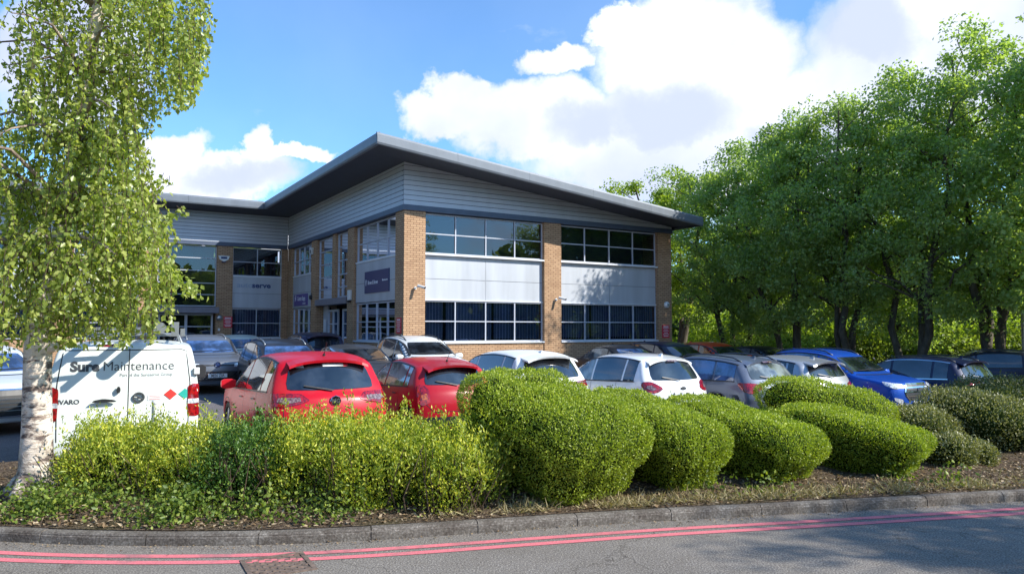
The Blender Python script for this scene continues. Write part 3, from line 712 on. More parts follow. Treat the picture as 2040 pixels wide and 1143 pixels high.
# roof slab, soffit, fascia
rf = MB(); sf = MB(); fa = MB()
SE = 12.35; TB = 22.0
def slab(mb, poly, zf, thick, mi=0):
    n_ = len(poly); mb.add([(a, b, zf(a)) for a, b in poly]+[(a, b, zf(a)-thick) for a, b in poly], [list(range(n_)), list(range(2*n_-1, n_-1, -1))]+[[i, (i+1) % n_, n_+(i+1) % n_, n_+i] for i in range(n_)], mi)
slab(rf, [(-OV+.1, -OV+.1), (SE-.1, -OV+.1), (SE-.1, TB), (-OV+.1, TB)], lambda a: ztop(a)-.02, .1)
slab(rf, [(-15, T-OV+.1), (-OV+.09, T-OV+.1), (-OV+.09, TB), (-15, TB)], lambda a: 7.80, .1)
rf.build('roof', 'roofing', B)
def zs_edge(a): return ztop(a)-FH+.02
sf.add([(-OV+.05, -OV+.05, zs_edge(-OV)), (SE-.05, -OV+.05, zs_edge(SE)), (SE-.05, .1, zsof(SE)), (0, 0, zsof(0)), (-.0, .1, zsof(0))], [[0, 1, 2, 3]])
sf.add([(-OV+.05, -OV+.05, zs_edge(-OV)), (0, 0, zsof(0)), (0, T, zsof(0)), (-OV+.05, T-OV+.05, zs_edge(-OV))], [[0, 1, 2, 3]])
sf.add([(-OV+.05, T-OV+.05, zs_edge(-OV)), (0, T, zsof(0)), (-15, T, zsof(0)), (-15, T-OV+.05, zs_edge(-OV))], [[0, 1, 2, 3]])
sf.add([(12.1, 0, zsof(12.1)-.02), (SE-.05, 0, zsof(SE)-.02), (SE-.05, TB, zsof(SE)-.02), (12.1, TB, zsof(12.1)-.02)], [[0, 1, 2, 3]])
so_ = MB()
for i in range(0, 60):      # soffit joints
    pass
sf.build('soffit', 'soffit', B, recalc=False)
def fasc(p0, p1, nrm, z0, z1, j=3.0):
    # bull nose profile: (outward, down)
    prof = [(-.10, 0), (-.03, -.025), (0, -.09), (0, -.16), (.012, -.165), (.012, -.33), (-.01, -FH), (-.12, -FH)]
    p0 = Vector(p0); p1 = Vector(p1); nv = Vector(nrm); L = (p1-p0).length; n_ = max(1, round(L/j))
    for k in range(n_):
        t0, t1 = k/n_+(.003/L if k else 0), (k+1)/n_-(.003/L if k < n_-1 else 0); vs = []
        for t in (t0, t1):
            b_ = p0.lerp(p1, t); zt = z0+(z1-z0)*t
            for o, d in prof: q = b_+nv*o; vs.append((q.x, q.y, zt+d))
        m_ = len(prof); fa.add(vs, [[i, i+1, m_+i+1, m_+i] for i in range(m_-1)]+[list(range(m_)), list(range(m_, 2*m_))])
fasc((-OV, -OV), (SE, -OV), (0, -1), ztop(-OV), ztop(SE)); fasc((-OV, -OV+.02), (-OV, T-OV), (-1, 0), ztop(-OV)-.001, ztop(-OV)-.001, 3.3)
fasc((-OV-.02, T-OV), (-15, T-OV), (0, -1), ztop(-OV), ztop(-OV), 3.3); fasc((SE, -OV+.02), (SE, TB), (1, 0), ztop(SE)-.001, ztop(SE)-.001)
fa.build('roof_fascia', 'fascia', B)
# downpipe on the left side
dp = MB(); dp.tube([bpos(-.09, 10.30, 0)-Vector((0, 0, 0)), bpos(-.09, 10.30, Zb)], .04)
# ---- signs and fittings on the walls
def wallthing(name, label, cat, pt, face_, group=None):
    # x runs to the viewer's right along the wall, y out of the wall
    rz = {'R': ang, 'L': ang-math.pi/2, 'W': ang}[face_]
    return thing(name, label, cat, tuple(pt), rz, group)
def sign(name, label, pt, face_, wd, ht, mat, texts, depth=.03):
    o = wallthing(name, label, 'sign', pt, face_); mb = MB(); mb.box((-wd/2, -depth, -ht/2), (wd/2, 0, ht/2)); mb.build('board', mat, o)
    for (t_, x, z, sz, m_, bd, sx, al) in texts:
        text_mesh(t_, sz, frameM((x, -depth-.003, z), (1, 0, 0), (0, 0, 1)), 'lettering', m_, o, bold=bd, align=al, sx=sx)
    return o
sg = sign('navy_sign', 'large navy blue board with white company lettering on the left side near the corner pillar', bpos(.10, 2.72, 3.46), 'L', 2.45, .82, 'navy_sign',
     [('Brown & Brown', -.35, -.02, .215, 'white_ink', .002, .72, 'CENTER'), ('Bbrown.com', .85, .02, .1, 'white_ink', .003, 1.0, 'CENTER')])
mk = MB(); mk.prism([(-1.08, -.12), (-1.04, -.12), (-1.0, .08), (-1.06, .12), (-1.10, .05)], lambda a, b, c: (a, -.034-c, b), .003); mk.build('emblem', 'white_ink', sg)
ps = sign('purple_sign', 'small purple board with white lettering above the ground windows beside the entrance', bpos(.10, 12.75, 3.1), 'L', 2.3, .56, 'purple_sign',
     [('Centre Stage', .12, .06, .3, 'white_ink', .002, .85, 'CENTER'), ('recruitment', .6, -.18, .1, 'white_ink', .001, 1, 'CENTER')])
mk = MB(); mk.tube([(-.93, -.036, -.05), (-.86, -.036, .1), (-.8, -.036, .2)], .014); mk.tube([(-.97, -.036, .12), (-.86, -.036, .1), (-.78, -.036, .04)], .012); mk.lathe([(.0, -.04), (.035, -.038), (.035, -.03)], 10, 'y', (-.84, 0, .22)); mk.build('emblem', 'white_ink', ps)
asv = wallthing('lettered_sign', 'dark blue flat letters fixed on the pale panel of the far wing', 'sign', bpos(-1.45, T+.10, 3.85), 'W')
text_mesh('auto', .36, frameM((-.62, -.012, 0), (1, 0, 0), (0, 0, 1)), 'lettering', 'ink_pale', asv, bold=.002, sx=1.15)
text_mesh('serve', .36, frameM((.17, -.012, 0), (1, 0, 0), (0, 0, 1)), 'lettering', 'ink_blue', asv, bold=.012, sx=1.15)
for nm, lab, pt, fc in (('red_notice', 'red notice board with white lines of print on the shaded side of the corner pillar', bpos(-.001, .36, 1.83), 'L'),
                    ('red_notice', 'red notice board on the shaded brick pillar at the far right end of the office', bpos(11.74, -.001, 1.62), 'R'),
                    ('red_notice', 'red notice board on the brick pillar of the far wing beside the entrance doors', bpos(-2.85, T, 2.03), 'W')):
    o = wallthing(nm, lab, 'sign', pt, fc, 'red notice boards on the office pillars'); mb = MB(); mb.box((-.2, -.02, -.27), (.2, 0, .27)); mb.build('board', 'red_sign', o)
    l = MB()
    for i, (hw, hh) in enumerate(((.14, .018), (.16, .009), (.12, .009), (.15, .009), (.1, .009), (.16, .009), (.13, .012))): l.box((-hw, -.024, .2-i*.065-hh), (hw, -.021, .2-i*.065+hh))
    l.build('print', 'white_ink', o)
def cctv(label, pt, fc, dirx):
    o = wallthing('security_camera', label, 'camera', pt, fc, 'security cameras on the front pillars')
    m_ = MB(); m_.lathe([(0, -.03), (.05, -.03), (.05, 0)], 14, 'y'); m_.tube([(0, 0, 0), (dirx*.03, -.16, .02), (dirx*.06, -.22, .04)], .016); m_.build('bracket', 'white_plastic', o)
    h = MB(); h.tube([(dirx*.06-.02, -.14, .07), (dirx*.06+.12*dirx, -.38, .0)], [.05, .045], 14); h.build('housing', 'white_plastic', o)
    l_ = MB(); l_.tube([(dirx*.06+.12*dirx, -.385, .0), (dirx*.06+.125*dirx, -.395, -.003)], .036, 14); l_.build('lens', 'glass_dark', o)
cctv('white security camera on the sunlit corner brick pillar', bpos(.42, 0, 3.1), 'R', 1)
cctv('dark headed security camera on the middle brick pillar of the front', bpos(6.2, 0, 2.83), 'R', 1)
o = wallthing('alarm_box', 'white round alarm box high on the shaded right end pillar', 'alarm box', bpos(11.8, 0, 2.72), 'R'); m_ = MB(); m_.lathe([(0, -.12), (.08, -.11), (.13, -.06), (.14, 0)], 20, 'y'); m_.build('cover', 'white_plastic', o); m_ = MB(); m_.lathe([(0, -.14), (.05, -.13), (.055, -.10)], 14, 'y'); m_.build('boss', 'galvanised', o)
o = wallthing('flood_light', 'white square lamp housing on the brick pillar left of the large side window', 'light fitting', bpos(0, 5.3, 3.05), 'L'); m_ = MB(); m_.box((-.13, -.1, -.2), (.13, 0, .2)); m_.build('housing', 'white_plastic', o, bevel=.02); m_ = MB(); m_.box((-.05, -.14, -.30), (.05, -.02, -.205)); m_.build('sensor', 'black_plastic', o)
o = wallthing('wall_lamp', 'black round wall lamp on the brick pillar beside the purple sign', 'light fitting', bpos(0, 10.65, 3.15), 'L'); m_ = MB(); m_.lathe([(0, -.12), (.09, -.1), (.12, 0)], 16, 'y'); m_.lathe([(.0, -.02), (.06, -.02)], 12, 'y', (0, 0, .16)); m_.build('shade', 'black_plastic', o)
o = wallthing('alarm_box', 'small white alarm box just under the cladding by the entrance', 'alarm box', bpos(0, 10.6, 5.25), 'L'); m_ = MB(); m_.prism([(-.13, .16), (.13, .16), (.1, -.14), (-.1, -.14)], lambda a, b, c: (a, -c, b), .1); m_.build('cover', 'white_plastic', o); m_ = MB(); m_.box((-.06, -.11, -.1), (.06, -.101, .06)); m_.build('badge', 'ink', o)
o = wallthing('alarm_box', 'round blue and white alarm box on the far wing pillar', 'alarm box', bpos(-3.1, T, 5.12), 'W'); m_ = MB(); m_.prism([(-.26, .12), (.26, .12), (.2, -.06), (0, -.16), (-.2, -.06)], lambda a, b, c: (a, -c, b), .09); m_.build('cover', 'white_plastic', o); m_ = MB(); m_.box((-.14, -.1, -.03), (.14, -.092, .07)); m_.box((-.1, -.1, -.2), (.1, -.0, -.165)); m_.build('badge', 'navy_sign', o)
o = wallthing('wall_lamp', 'grey bulkhead lamp beside the wing entrance doors', 'light fitting', bpos(-3.25, T, 2.23), 'W'); m_ = MB(); m_.lathe([(0, -.14), (.1, -.11), (.15, -.03), (.15, 0)], 18, 'y'); m_.build('shade', 'galvanised', o); m_ = MB(); m_.box((-.05, -.03, -.62), (.05, 0, -.5)); m_.build('call_box', 'white_plastic', o)
o = wallthing('notice', 'white paper notice on the lobby glass beside the side entrance', 'notice', bpos(.33, 9.62, 1.85), 'L'); m_ = MB(); m_.box((-.2, -.02, -.28), (.2, 0, .28)); m_.build('sheet', 'paper', o)

# ------------------------------------------------------------------ cars
def chaikin(p, it):
    for _ in range(it):
        q = [p[0]]
        for a, b in zip(p[:-1], p[1:]): q += [tuple(.8*x+.2*y for x, y in zip(a, b)), tuple(.2*x+.8*y for x, y in zip(a, b))]
        p = q+[p[-1]]
    return p
PROF = {
 'suv':   dict(L=4.40, H=1.65, W=.92, belt=(.98, .035), wheel=.345, wf=.88, wr=3.50, cowl=(1.12, 1.09), rf=1.85, rear=3.93, gb=(4.22, 1.06),
     top=[(.08, .22), (.0, .38), (.0, .62), (.03, .80), (.13, .935), (.45, 1.00), (1.12, 1.085), (1.55, 1.34), (1.92, 1.535), (2.3, 1.62), (2.9, 1.65), (3.5, 1.625), (3.93, 1.56), (4.10, 1.30), (4.24, 1.06), (4.34, .98), (4.40, .75), (4.39, .5), (4.32, .26)]),
 'hatch': dict(L=3.95, H=1.48, W=.86, belt=(.90, .04), wheel=.31, wf=.80, wr=3.28, cowl=(1.02, .99), rf=1.75, rear=3.56, gb=(3.80, .98),
     top=[(.08, .2), (.0, .36), (.0, .56), (.04, .72), (.16, .84), (.5, .92), (1.02, .985), (1.42, 1.21), (1.80, 1.385), (2.15, 1.46), (2.6, 1.48), (3.15, 1.44), (3.56, 1.375), (3.70, 1.18), (3.82, .98), (3.90, .88), (3.95, .68), (3.94, .45), (3.87, .25)]),
 'sedan': dict(L=4.65, H=1.43, W=.91, belt=(.90, .02), wheel=.33, wf=.88, wr=3.70, cowl=(1.30, .96), rf=2.10, rear=3.30, gb=(4.0, 1.0),
     top=[(.08, .2), (.0, .36), (.0, .55), (.04, .68), (.18, .78), (.6, .87), (1.30, .955), (1.75, 1.19), (2.15, 1.355), (2.5, 1.42), (2.8, 1.43), (3.3, 1.37), (3.7, 1.18), (4.05, 1.02), (4.45, .985), (4.60, .90), (4.65, .65), (4.64, .45), (4.56, .25)]),
 'estate': dict(L=4.72, H=1.50, W=.91, belt=(.92, .02), wheel=.33, wf=.90, wr=3.68, cowl=(1.25, .98), rf=2.05, rear=4.22, gb=(4.56, .99),
     top=[(.08, .2), (.0, .36), (.0, .57), (.04, .72), (.18, .82), (.6, .90), (1.25, .98), (1.72, 1.24), (2.12, 1.40), (2.5, 1.48), (3.1, 1.50), (3.8, 1.46), (4.24, 1.40), (4.42, 1.22), (4.58, .99), (4.67, .9), (4.72, .65), (4.70, .45), (4.62, .25)]),
 'van':   dict(L=4.96, H=1.93, W=.96, belt=(1.10, .0), wheel=.34, wf=.95, wr=3.98, cowl=(.95, 1.20), rf=1.75, rear=4.86, gb=(4.93, 1.2),
     top=[(.08, .22), (.0, .38), (.0, .62), (.06, .86), (.2, 1.02), (.95, 1.20), (1.35, 1.52), (1.75, 1.80), (2.1, 1.90), (2.8, 1.93), (4.0, 1.93), (4.72, 1.91), (4.84, 1.84), (4.88, 1.6), (4.92, 1.1), (4.95, .8), (4.97, .5), (4.93, .28)]),
}
class Body:
    def __init__(s, p, tumble=.21):
        s.p = p; L, H, W = p['L'], p['H'], p['W']; s.L, s.H, s.W = L, H, W; s.tumble = tumble
        top = [(L/2-f, z) for f, z in p['top']]; top = chaikin(top, 3)
        top2 = resample(top, .045)+[top[-1]]
        xf, xr, rw = L/2-p['wf'], L/2-p['wr'], p['wheel']+.055; sill = .22
        low = []
        def arc(c):
            a0 = math.asin((sill-p['wheel'])/rw); n_ = 14; lst = []
            for i in range(n_+1):
                a = math.pi-a0-(math.pi-2*a0)*i/n_; lst.append((c+rw*math.cos(a), p['wheel']+rw*math.sin(a)))
            return lst
        x = top[-1][0]; low.append((xr-rw-.02, sill+.02)); low += arc(xr)
        nn = 12; x0, x1 = xr+rw+.03, xf-rw-.03
        low += [(x0+(x1-x0)*i/nn, sill) for i in range(nn+1)]; low += arc(xf); low.append((xf+rw+.02, sill))
        s.top = top2; out = top2+low; s.nt = len(top2)
        n = len(out); nor = []
        for i in range(n):
            a, b = Vector(out[i-1]), Vector(out[(i+1) % n]); t = (b-a).normalized(); nor.append(Vector((t.y, -t.x)))
        # make normals point inwards
        c = Vector((0, .6)); 
        if sum((c-Vector(out[i])).dot(nor[i]) for i in range(s.nt)) < 0: nor = [-q for q in nor]
        for _ in range(2): nor = [(nor[i-1]+nor[i]*2+nor[(i+1) % n]).normalized() if 2 < i < s.nt-3 else nor[i] for i in range(n)]
        mb = MB(); rows = []
        qs = [0, .25, .5, .68, .8, .88, .93, .965, .988, 1.0]; ts = [.04, .1, .2, .35, .5, .7, .85, 1.0]
        for i, (x, z) in enumerate(out):
            ring = []; isl = i >= s.nt; nx, nz = nor[i]
            green = z > s.belt(x)+.03
            Rn = 0.004 if isl else abs(nx)*(.15 if not green else .10)+abs(nz)*(.075 if green else .10)
            if s.p is PROF['van']: Rn = .004 if isl else abs(nx)*.05+abs(nz)*.10
            qq_ = .03 if s.p is PROF['van'] else .10
            if not isl and z < .45: Rn *= .8
            for q in qs:
                ins = Rn*(1-(1-min(q, 1)**3.2)**(1/3.2)) + (0 if isl else abs(nx)*qq_*q*q)
                px, pz = x+nx*ins, z+nz*ins
                if green: pz -= .02*q*q
                ring.append((px, q*s.yside(px, pz), pz))
            px, _, pz = ring[-1]; xs_ = min(max(px, -L/2+.45), L/2-.45); zs_ = s.belt(xs_)-.24
            if s.p is PROF['van']: zs_ = .8
            for t in ts:
                a, b = px+(xs_-px)*t, pz+(zs_-pz)*t; ring.append((a, s.yside(a, b), b))
            rows.append(ring)
        m = len(rows[0])
        for sg_ in (1, -1):
            b0 = len(mb.v)
            for r in rows: mb.v += [(a, y*sg_, c_) for a, y, c_ in r]
            for i in range(n):
                j = (i+1) % n
                for k in range(m-1): mb.f.append([b0+i*m+k, b0+j*m+k, b0+j*m+k+1, b0+i*m+k+1]); mb.m.append(0)
        s.mb = mb
        bm = bmesh.new(); vs = [bm.verts.new(v) for v in mb.v]
        for f in mb.f: bm.faces.new([vs[i] for i in f])
        bmesh.ops.remove_doubles(bm, verts=bm.verts, dist=.0008); bmesh.ops.recalc_face_normals(bm, faces=bm.faces)
        me = bpy.data.meshes.new('body'); bm.to_mesh(me); s.bvh = BVHTree.FromBMesh(bm); bm.free()
        me.polygons.foreach_set('use_smooth', [True]*len(me.polygons)); s.me = me
    def belt(s, x): b0, sl = s.p['belt']; return b0-sl*x
    def yside(s, x, z):
        W = s.W*(1-.10*abs(x/(s.L/2))**5); bl = s.belt(x)
        if s.p is PROF['van']:
            W = s.W*(1-.03*abs(x/(s.L/2))**6)
            if z < 1.15: return W*(.965+.035*math.sin(min(max((z-.2)/.95, 0), 1)*math.pi*.75+.5))
            return W*(1-.14*((z-1.15)/(s.H-1.15))**1.6)*.99
        if z <= bl:
            t = min(max((z-.2)/(bl-.2), 0), 1); return W*(.955+.045*math.sin(t*2.4+.2)-.012*max(0, t-.7)/.3)
        yb = W*(.955+.045*math.sin(2.6)-.012); t = (z-bl)/(s.H-bl); return yb-W*s.tumble*(t**1.15)
    def topz(s, x):
        best = 0
        for (a, b) in zip(s.top[:-1], s.top[1:]):
            if (a[0]-x)*(b[0]-x) <= 0 and abs(a[0]-b[0]) > 1e-6:
                t = (x-a[0])/(b[0]-a[0]); best = max(best, a[1]+(b[1]-a[1])*t)
        return best
    def cast(s, view, a, b, sg_=1):
        if view == 'side': o, d = Vector((a, 3*sg_, b)), Vector((0, -sg_, 0))
        elif view == 'front': o, d = Vector((6, a, b)), Vector((-1, 0, 0))
        elif view == 'rear': o, d = Vector((-6, a, b)), Vector((1, 0, 0))
        elif view in ('rc', 'fc'):
            e_ = -1 if view == 'rc' else 1; c_ = Vector((e_*(s.L/2-.75), sg_*(s.W-.70), b)); d = Vector((-e_*math.cos(a), -sg_*math.sin(a), 0)); o = c_-d*3
        else: o, d = Vector((a, b, 5)), Vector((0, 0, -1))
        loc, nr, _, _ = s.bvh.ray_cast(o, d)
        if loc is None:
            loc, nr, _, _ = s.bvh.find_nearest(Vector((a, sg_*s.W*.9, b)) if view == 'side' else Vector((s.L/2 if view == 'front' else -s.L/2, a, b)))
        if nr.dot(d) > 0: nr = -nr
        return loc, nr
    def corner(s, mb, view, pts, sg_, off=.012, r=.10):
        # points: first value <= 1 is a fraction of the half width on the end face, above 1 it is 1 + distance back along the side
        q = []
        for a, z in pts:
            if a <= 1: ph = math.atan((a*s.W-(s.W-.70))/.75)
            else: ph = math.atan2(.70, .75-(a-1))
            q.append((ph, z))
        s.decal(mb, view, roundpoly(q, r, 1), off, sg_, .05)
    def decal(s, mb, view, poly, off=.006, sg_=1, step=.07, mi=0):
        poly = [Vector(p) for p in poly]; pts = []
        for a, b in zip(poly, poly[1:]+poly[:1]):
            n_ = max(1, int((b-a).length/step)); pts += [a.lerp(b, i/n_) for i in range(n_)]
        nb = len(pts); xs_ = [p.x for p in pts]; ys_ = [p.y for p in pts]
        inner = []
        gx_ = np.arange(min(xs_)+step*.5, max(xs_), step); gy_ = np.arange(min(ys_)+step*.5, max(ys_), step)
        def inp(q):
            c = False
            for i in range(nb):
                a, b = pts[i], pts[i-1]
                if (a.y > q.y) != (b.y > q.y) and q.x < (b.x-a.x)*(q.y-a.y)/(b.y-a.y+1e-12)+a.x: c = not c
            return c
        for gx2 in gx_:
            for gy2 in gy_:
                q = Vector((gx2, gy2))
                if inp(q) and min((q-p).length for p in pts) > step*.35: inner.append(q)
        V, _, F, *_r = geometry.delaunay_2d_cdt(pts+inner, [(i, (i+1) % nb) for i in range(nb)], [], 1, 1e-6)
        v3 = []
        for q in V:
            loc, nr = s.cast(view, q.x, q.y, sg_); v3.append(loc+nr*off)
        mb.add(v3, [list(f) for f in F], mi)
    def line(s, mb, view, path, w=.006, off=.004, sg_=1, mi=0):
        path = resample(path, .08)+[path[-1]] if len(path) > 1 else path
        vs = []
        for i, p in enumerate(path):
            a = Vector(path[max(i-1, 0)]); b = Vector(path[min(i+1, len(path)-1)]); t = (b-a).normalized(); nn = Vector((-t.y, t.x))*w/2
            for q in (Vector(p)+nn, Vector(p)-nn):
                loc, nr = s.cast(view, q.x, q.y, sg_); vs.append(loc+nr*off)
        mb.add(vs, [[2*i, 2*i+1, 2*i+3, 2*i+2] for i in range(len(path)-1)], mi)
def roundpoly(poly, r=.15, it=2):
    p = list(poly)
    for _ in range(it):
        q = []
        for a, b in zip(p, p[1:]+p[:1]): q += [tuple((1-r)*x+r*y for x, y in zip(a, b)), tuple(r*x+(1-r)*y for x, y in zip(a, b))]
        p = q; r = .25
    return p
BODIES = {}
def wheel_meshes(r):
    key = 'wheel%.3f' % r
    if key in BODIES: return BODIES[key]
    t = MB(); t.lathe([(r*.66, -.10), (r*.93, -.105), (r, -.075), (r, .075), (r*.93, .105), (r*.66, .10), (r*.66, -.10)], 36, 'y'); to = t.build('tyre', 'tyre', smooth=True)
    k = MB(); k.lathe([(r*.67, .09), (r*.62, .095), (r*.60, .06), (r*.60, -.08)], 36, 'y'); k.lathe([(r*.60, -.02), (0.02, -.02)], 24, 'y', mi=1)
    k.lathe([(0, .085), (.05, .085), (.06, .05)], 16, 'y')
    for i in range(5):
        a = 2*math.pi*i/5
        for da in (-.16, .16):
            ca, sa = math.cos(a+da*.4), math.sin(a+da*.4); cb, sb = math.cos(a+da), math.sin(a+da)
            k.tube([(.04*ca, .075, .04*sa), (r*.61*cb, .07, r*.61*sb)], [.022, .016], 6)
    ko = k.build('rim', ['alloy', 'black_plastic'], smooth=False)
    COL.objects.unlink(to); COL.objects.unlink(ko); BODIES[key] = (to.data, ko.data); return BODIES[key]
def make_car(kind, label, cat, col, loc, head, group='cars parked outside the office', sc=(1, 1, 1), glass='glass_dark', spoiler=.0, rails=False, plate=None, cladding=False, name='parked_car',
             tail=None, head_lamp=None, grille=None, side_glass=None, roofcol=None, extra=None, tumble=.21, antenna='fin', chromeline=False, arch=True, ws_glass=None, privacy=None):
    """loc = ground point under the middle of the car; head = heading angle of its nose"""
    p = PROF[kind]; key = (kind, tumble)
    if key not in BODIES: BODIES[key] = Body(p, tumble)
    b = BODIES[key]; L, H, W = b.L, b.H, b.W
    o = thing(name, label, cat, loc, head, group, sc)
    me = b.me.copy(); me.materials.clear(); me.materials.append(MATS[col]); body = link(bpy.data.objects.new('body', me), o)
    sgls = side_glass or glass
    cx_, cz_ = L/2-p['cowl'][0], p['cowl'][1]; rfx = L/2-p['rf']; rex = L/2-p['rear']; gbx, gbz = L/2-p['gb'][0], p['gb'][1]
    # windscreen
    zt_ = b.topz(rfx)-.035; hb, ht = W*.80, W*.655
    mb = MB(); b.decal(mb, 'front', roundpoly([(-hb, cz_+.03), (hb, cz_+.03), (ht, zt_), (-ht, zt_)], .06, 2), .007); mb.build('windscreen', ws_glass or glass, o, smooth=True)
    wp = MB()
    for y0, y1 in ((-.55, .05), (.05, .62)): b.line(wp, 'front', [(y0, cz_+.05), (y1, cz_+.075)], .018, .02)
    wp.build('wiper', 'black_plastic', o)
    # side windows
    van = kind == 'van'
    def side_win(x0, x1, nm, gm):
        # rear x0 .. front x1
        xs_ = np.linspace(x0, x1, 14); bot = [(x, b.belt(x)+.035) for x in xs_]; tops = [(x, b.topz(x)-.105) for x in xs_]
        keep = [(q, t) for q, t in zip(bot, tops) if t[1] > q[1]+.015]
        if len(keep) < 3: return
        poly = [q for q, t in keep]+[t for q, t in reversed(keep)]
        poly = roundpoly(poly, .12, 1)
        for sg_ in (1, -1):
            mb = MB(); b.decal(mb, 'side', poly, .006, sg_); mb.build(nm, gm, o, smooth=True)
    xb = (rfx*.35+rex*.65) if van else (L/2-p['wf']-1.42)
    if van:
        poly = roundpoly([(rfx-.75, 1.18), (rfx+.55, 1.18), (rfx+.15, 1.62), (rfx-.75, 1.66)], .1, 1)
        for sg_ in (1, -1): mb = MB(); b.decal(mb, 'side', poly, .006, sg_); mb.build('side_window', glass, o, smooth=True)
    else:
        xq = L/2-p['wr']+.12
        side_win(xb+.03, cx_-.22, 'side_window', sgls); side_win(xq+.03, xb-.03, 'side_window', privacy or sgls)
        xe_ = {'suv': rex+.17, 'hatch': rex+.22, 'estate': rex+.08, 'sedan': rex-.30}[kind]
        side_win(xe_, xq-.03, 'quarter_window', privacy or sgls)
        # dark surround beneath the glass
    if not van or kind == 'van':
        pass
    # rear window
    if van:
        pass
    else:
        zt2 = b.topz(rex)-.05; hb2, ht2 = W*.74, W*.62
        if kind == 'sedan': zt2 = b.topz(rex-.05)-.03
        poly = roundpoly([(-hb2, gbz+.03), (hb2, gbz+.03), (ht2, zt2), (-ht2, zt2)], .08, 2)
        mb = MB(); b.decal(mb, 'rear', poly, .007); rw_ = mb.build('rear_window', privacy or glass, o, smooth=True)
        if kind != 'sedan':
            wq = MB(); b.line(wq, 'rear', [(0, gbz+.01), (.42, gbz+.09)], .022, .03); wq.build('wiper', 'black_plastic', o)
    if spoiler:
        sp_ = MB(); zt3 = b.topz(rex+.12); hw = W*.66; pts_ = []
        n_ = 12
        for i in range(n_+1):
            y = -hw+2*hw*i/n_; dr_ = .03*(abs(y)/hw)**3
            loc0, nr0 = b.cast('top', rex+.14, y); zz = loc0.z
            pts_.append(((rex+.16, y*.99, zz+.004), (rex-spoiler*(1-.25*(abs(y)/hw)**4), y, zz-.035-dr_), (rex-spoiler*.9, y, zz-.075-dr_), (rex+.02, y*.99, zz-.06)))
        for i in range(n_):
            a_, c_ = pts_[i], pts_[i+1]
            for k in range(3): sp_.add([a_[k], a_[k+1], c_[k+1], c_[k]], [[0, 1, 2, 3]])
        sp_.add(pts_[0], [[0, 1, 2, 3]]); sp_.add(pts_[-1], [[0, 1, 2, 3]])
        sp_.build('spoiler', roofcol or col, o, smooth=True)
        bl_ = MB(); b.decal(bl_, 'rear', [(-.14, zt2+.012), (.14, zt2+.012), (.14, zt2-.012), (-.14, zt2-.012)], .05); bl_.build('brake_light', 'lamp_smoke', o)
    # seams
    sm = MB()
    if not van:
        for sg_ in (1, -1):
            for x0 in (cx_-.12, xb, L/2-p['wr']+.30):
                b.line(sm, 'side', [(x0, .30), (x0+.02, .6), (x0, b.belt(x0))], .008, .003, sg_)
            b.line(sm, 'side', [(cx_-.12, .30), (L/2-p['wr']+.42, .30)], .008, .003, sg_)
            for x0 in (xb+.14, L/2-p['wr']+.42): b.decal(sm, 'side', [(x0, b.belt(x0)-.12), (x0+.17, b.belt(x0)-.12), (x0+.17, b.belt(x0)-.095), (x0, b.belt(x0)-.095)], .02, sg_)
        b.line(sm, 'front', [(-W*.82, cz_-.03), (W*.82, cz_-.03)], .012, .004)
        b.line(sm, 'rear', [(-W*.78, gbz-.02), (-W*.80, .72), (-W*.6, .55), (W*.6, .55), (W*.80, .72), (W*.78, gbz-.02)], .010, .003)
    else:
        b.line(sm, 'rear', [(-.04, .45), (-.04, 1.87)], .012, .003); b.line(sm, 'rear', [(-.80, .5), (-.82, 1.3), (-.76, 1.80), (.76, 1.80), (.82, 1.3), (.80, .5)], .014, .003)
        for sg_ in (1, -1): b.line(sm, 'side', [(.2, .3), (.2, 1.75)], .012, .003, sg_); b.line(sm, 'side', [(.2, 1.18), (-2.2, 1.18)], .018, .003, sg_)
    sm.build('panel_gap', 'black_plastic', o)
    # window trim
    if not van:
        tr = MB()
        for sg_ in (1, -1):
            xs_ = np.linspace(cx_-.16, xe_-.02, 24)
            pth = [(x, b.topz(x)-.098) for x in xs_ if b.topz(x)-.098 > b.belt(x)+.03]
            b.line(tr, 'side', pth, .022, .010, sg_)
            b.line(tr, 'side', [(pth[0][0], b.belt(pth[0][0])+.02), (pth[-1][0], b.belt(pth[-1][0])+.02)], .022, .010, sg_)
        tr.build('window_trim', 'chrome' if chromeline else 'black_plastic', o)
    # wheels
    wt, wk = wheel_meshes(p['wheel'])
    for fx in (p['wf'], p['wr']):
        for sg_ in (1, -1):
            we = bpy.data.objects.new('wheel', None); link(we, o); we.location = (L/2-fx, sg_*(W-.125), p['wheel']); we.rotation_euler = (0, 0, 0 if sg_ > 0 else math.pi)
            link(bpy.data.objects.new('tyre', wt), we); link(bpy.data.objects.new('rim', wk), we)
    # mirrors
    for sg_ in (1, -1):
        mm = MB(); mx, my, mz = cx_-.42, W+.09, b.belt(cx_-.4)+.10
        if van: my = W+.10; mz = 1.28
        pr = [(-.0, -.085), (.09, -.07), (.12, 0), (.09, .075), (.0, .085)]
        vs = []; 
        for (k, s2) in ((0, .75), (.35, 1), (.8, 1), (1, .7)):
            y = my-.12+.24*k
            vs.append([(mx+a*s2, sg_*y, mz+c_*s2*(1.5 if van else 1)) for a, c_ in pr])
        b0 = len(mm.v); mm.v += [q for r_ in vs for q in r_]; n5 = len(pr)
        for i in range(3):
            for k in range(n5): mm.f.append([b0+i*n5+k, b0+i*n5+(k+1) % n5, b0+(i+1)*n5+(k+1) % n5, b0+(i+1)*n5+k]); mm.m.append(0)
        mm.f.append([b0+k for k in range(n5)]); mm.m.append(0); mm.f.append([b0+3*n5+k for k in range(n5)]); mm.m.append(0)
        mm.tube([(mx+.03, sg_*(my-.12), mz-.05), (mx+.05, sg_*(W-.08), mz-.09)], .022, 6, 0)
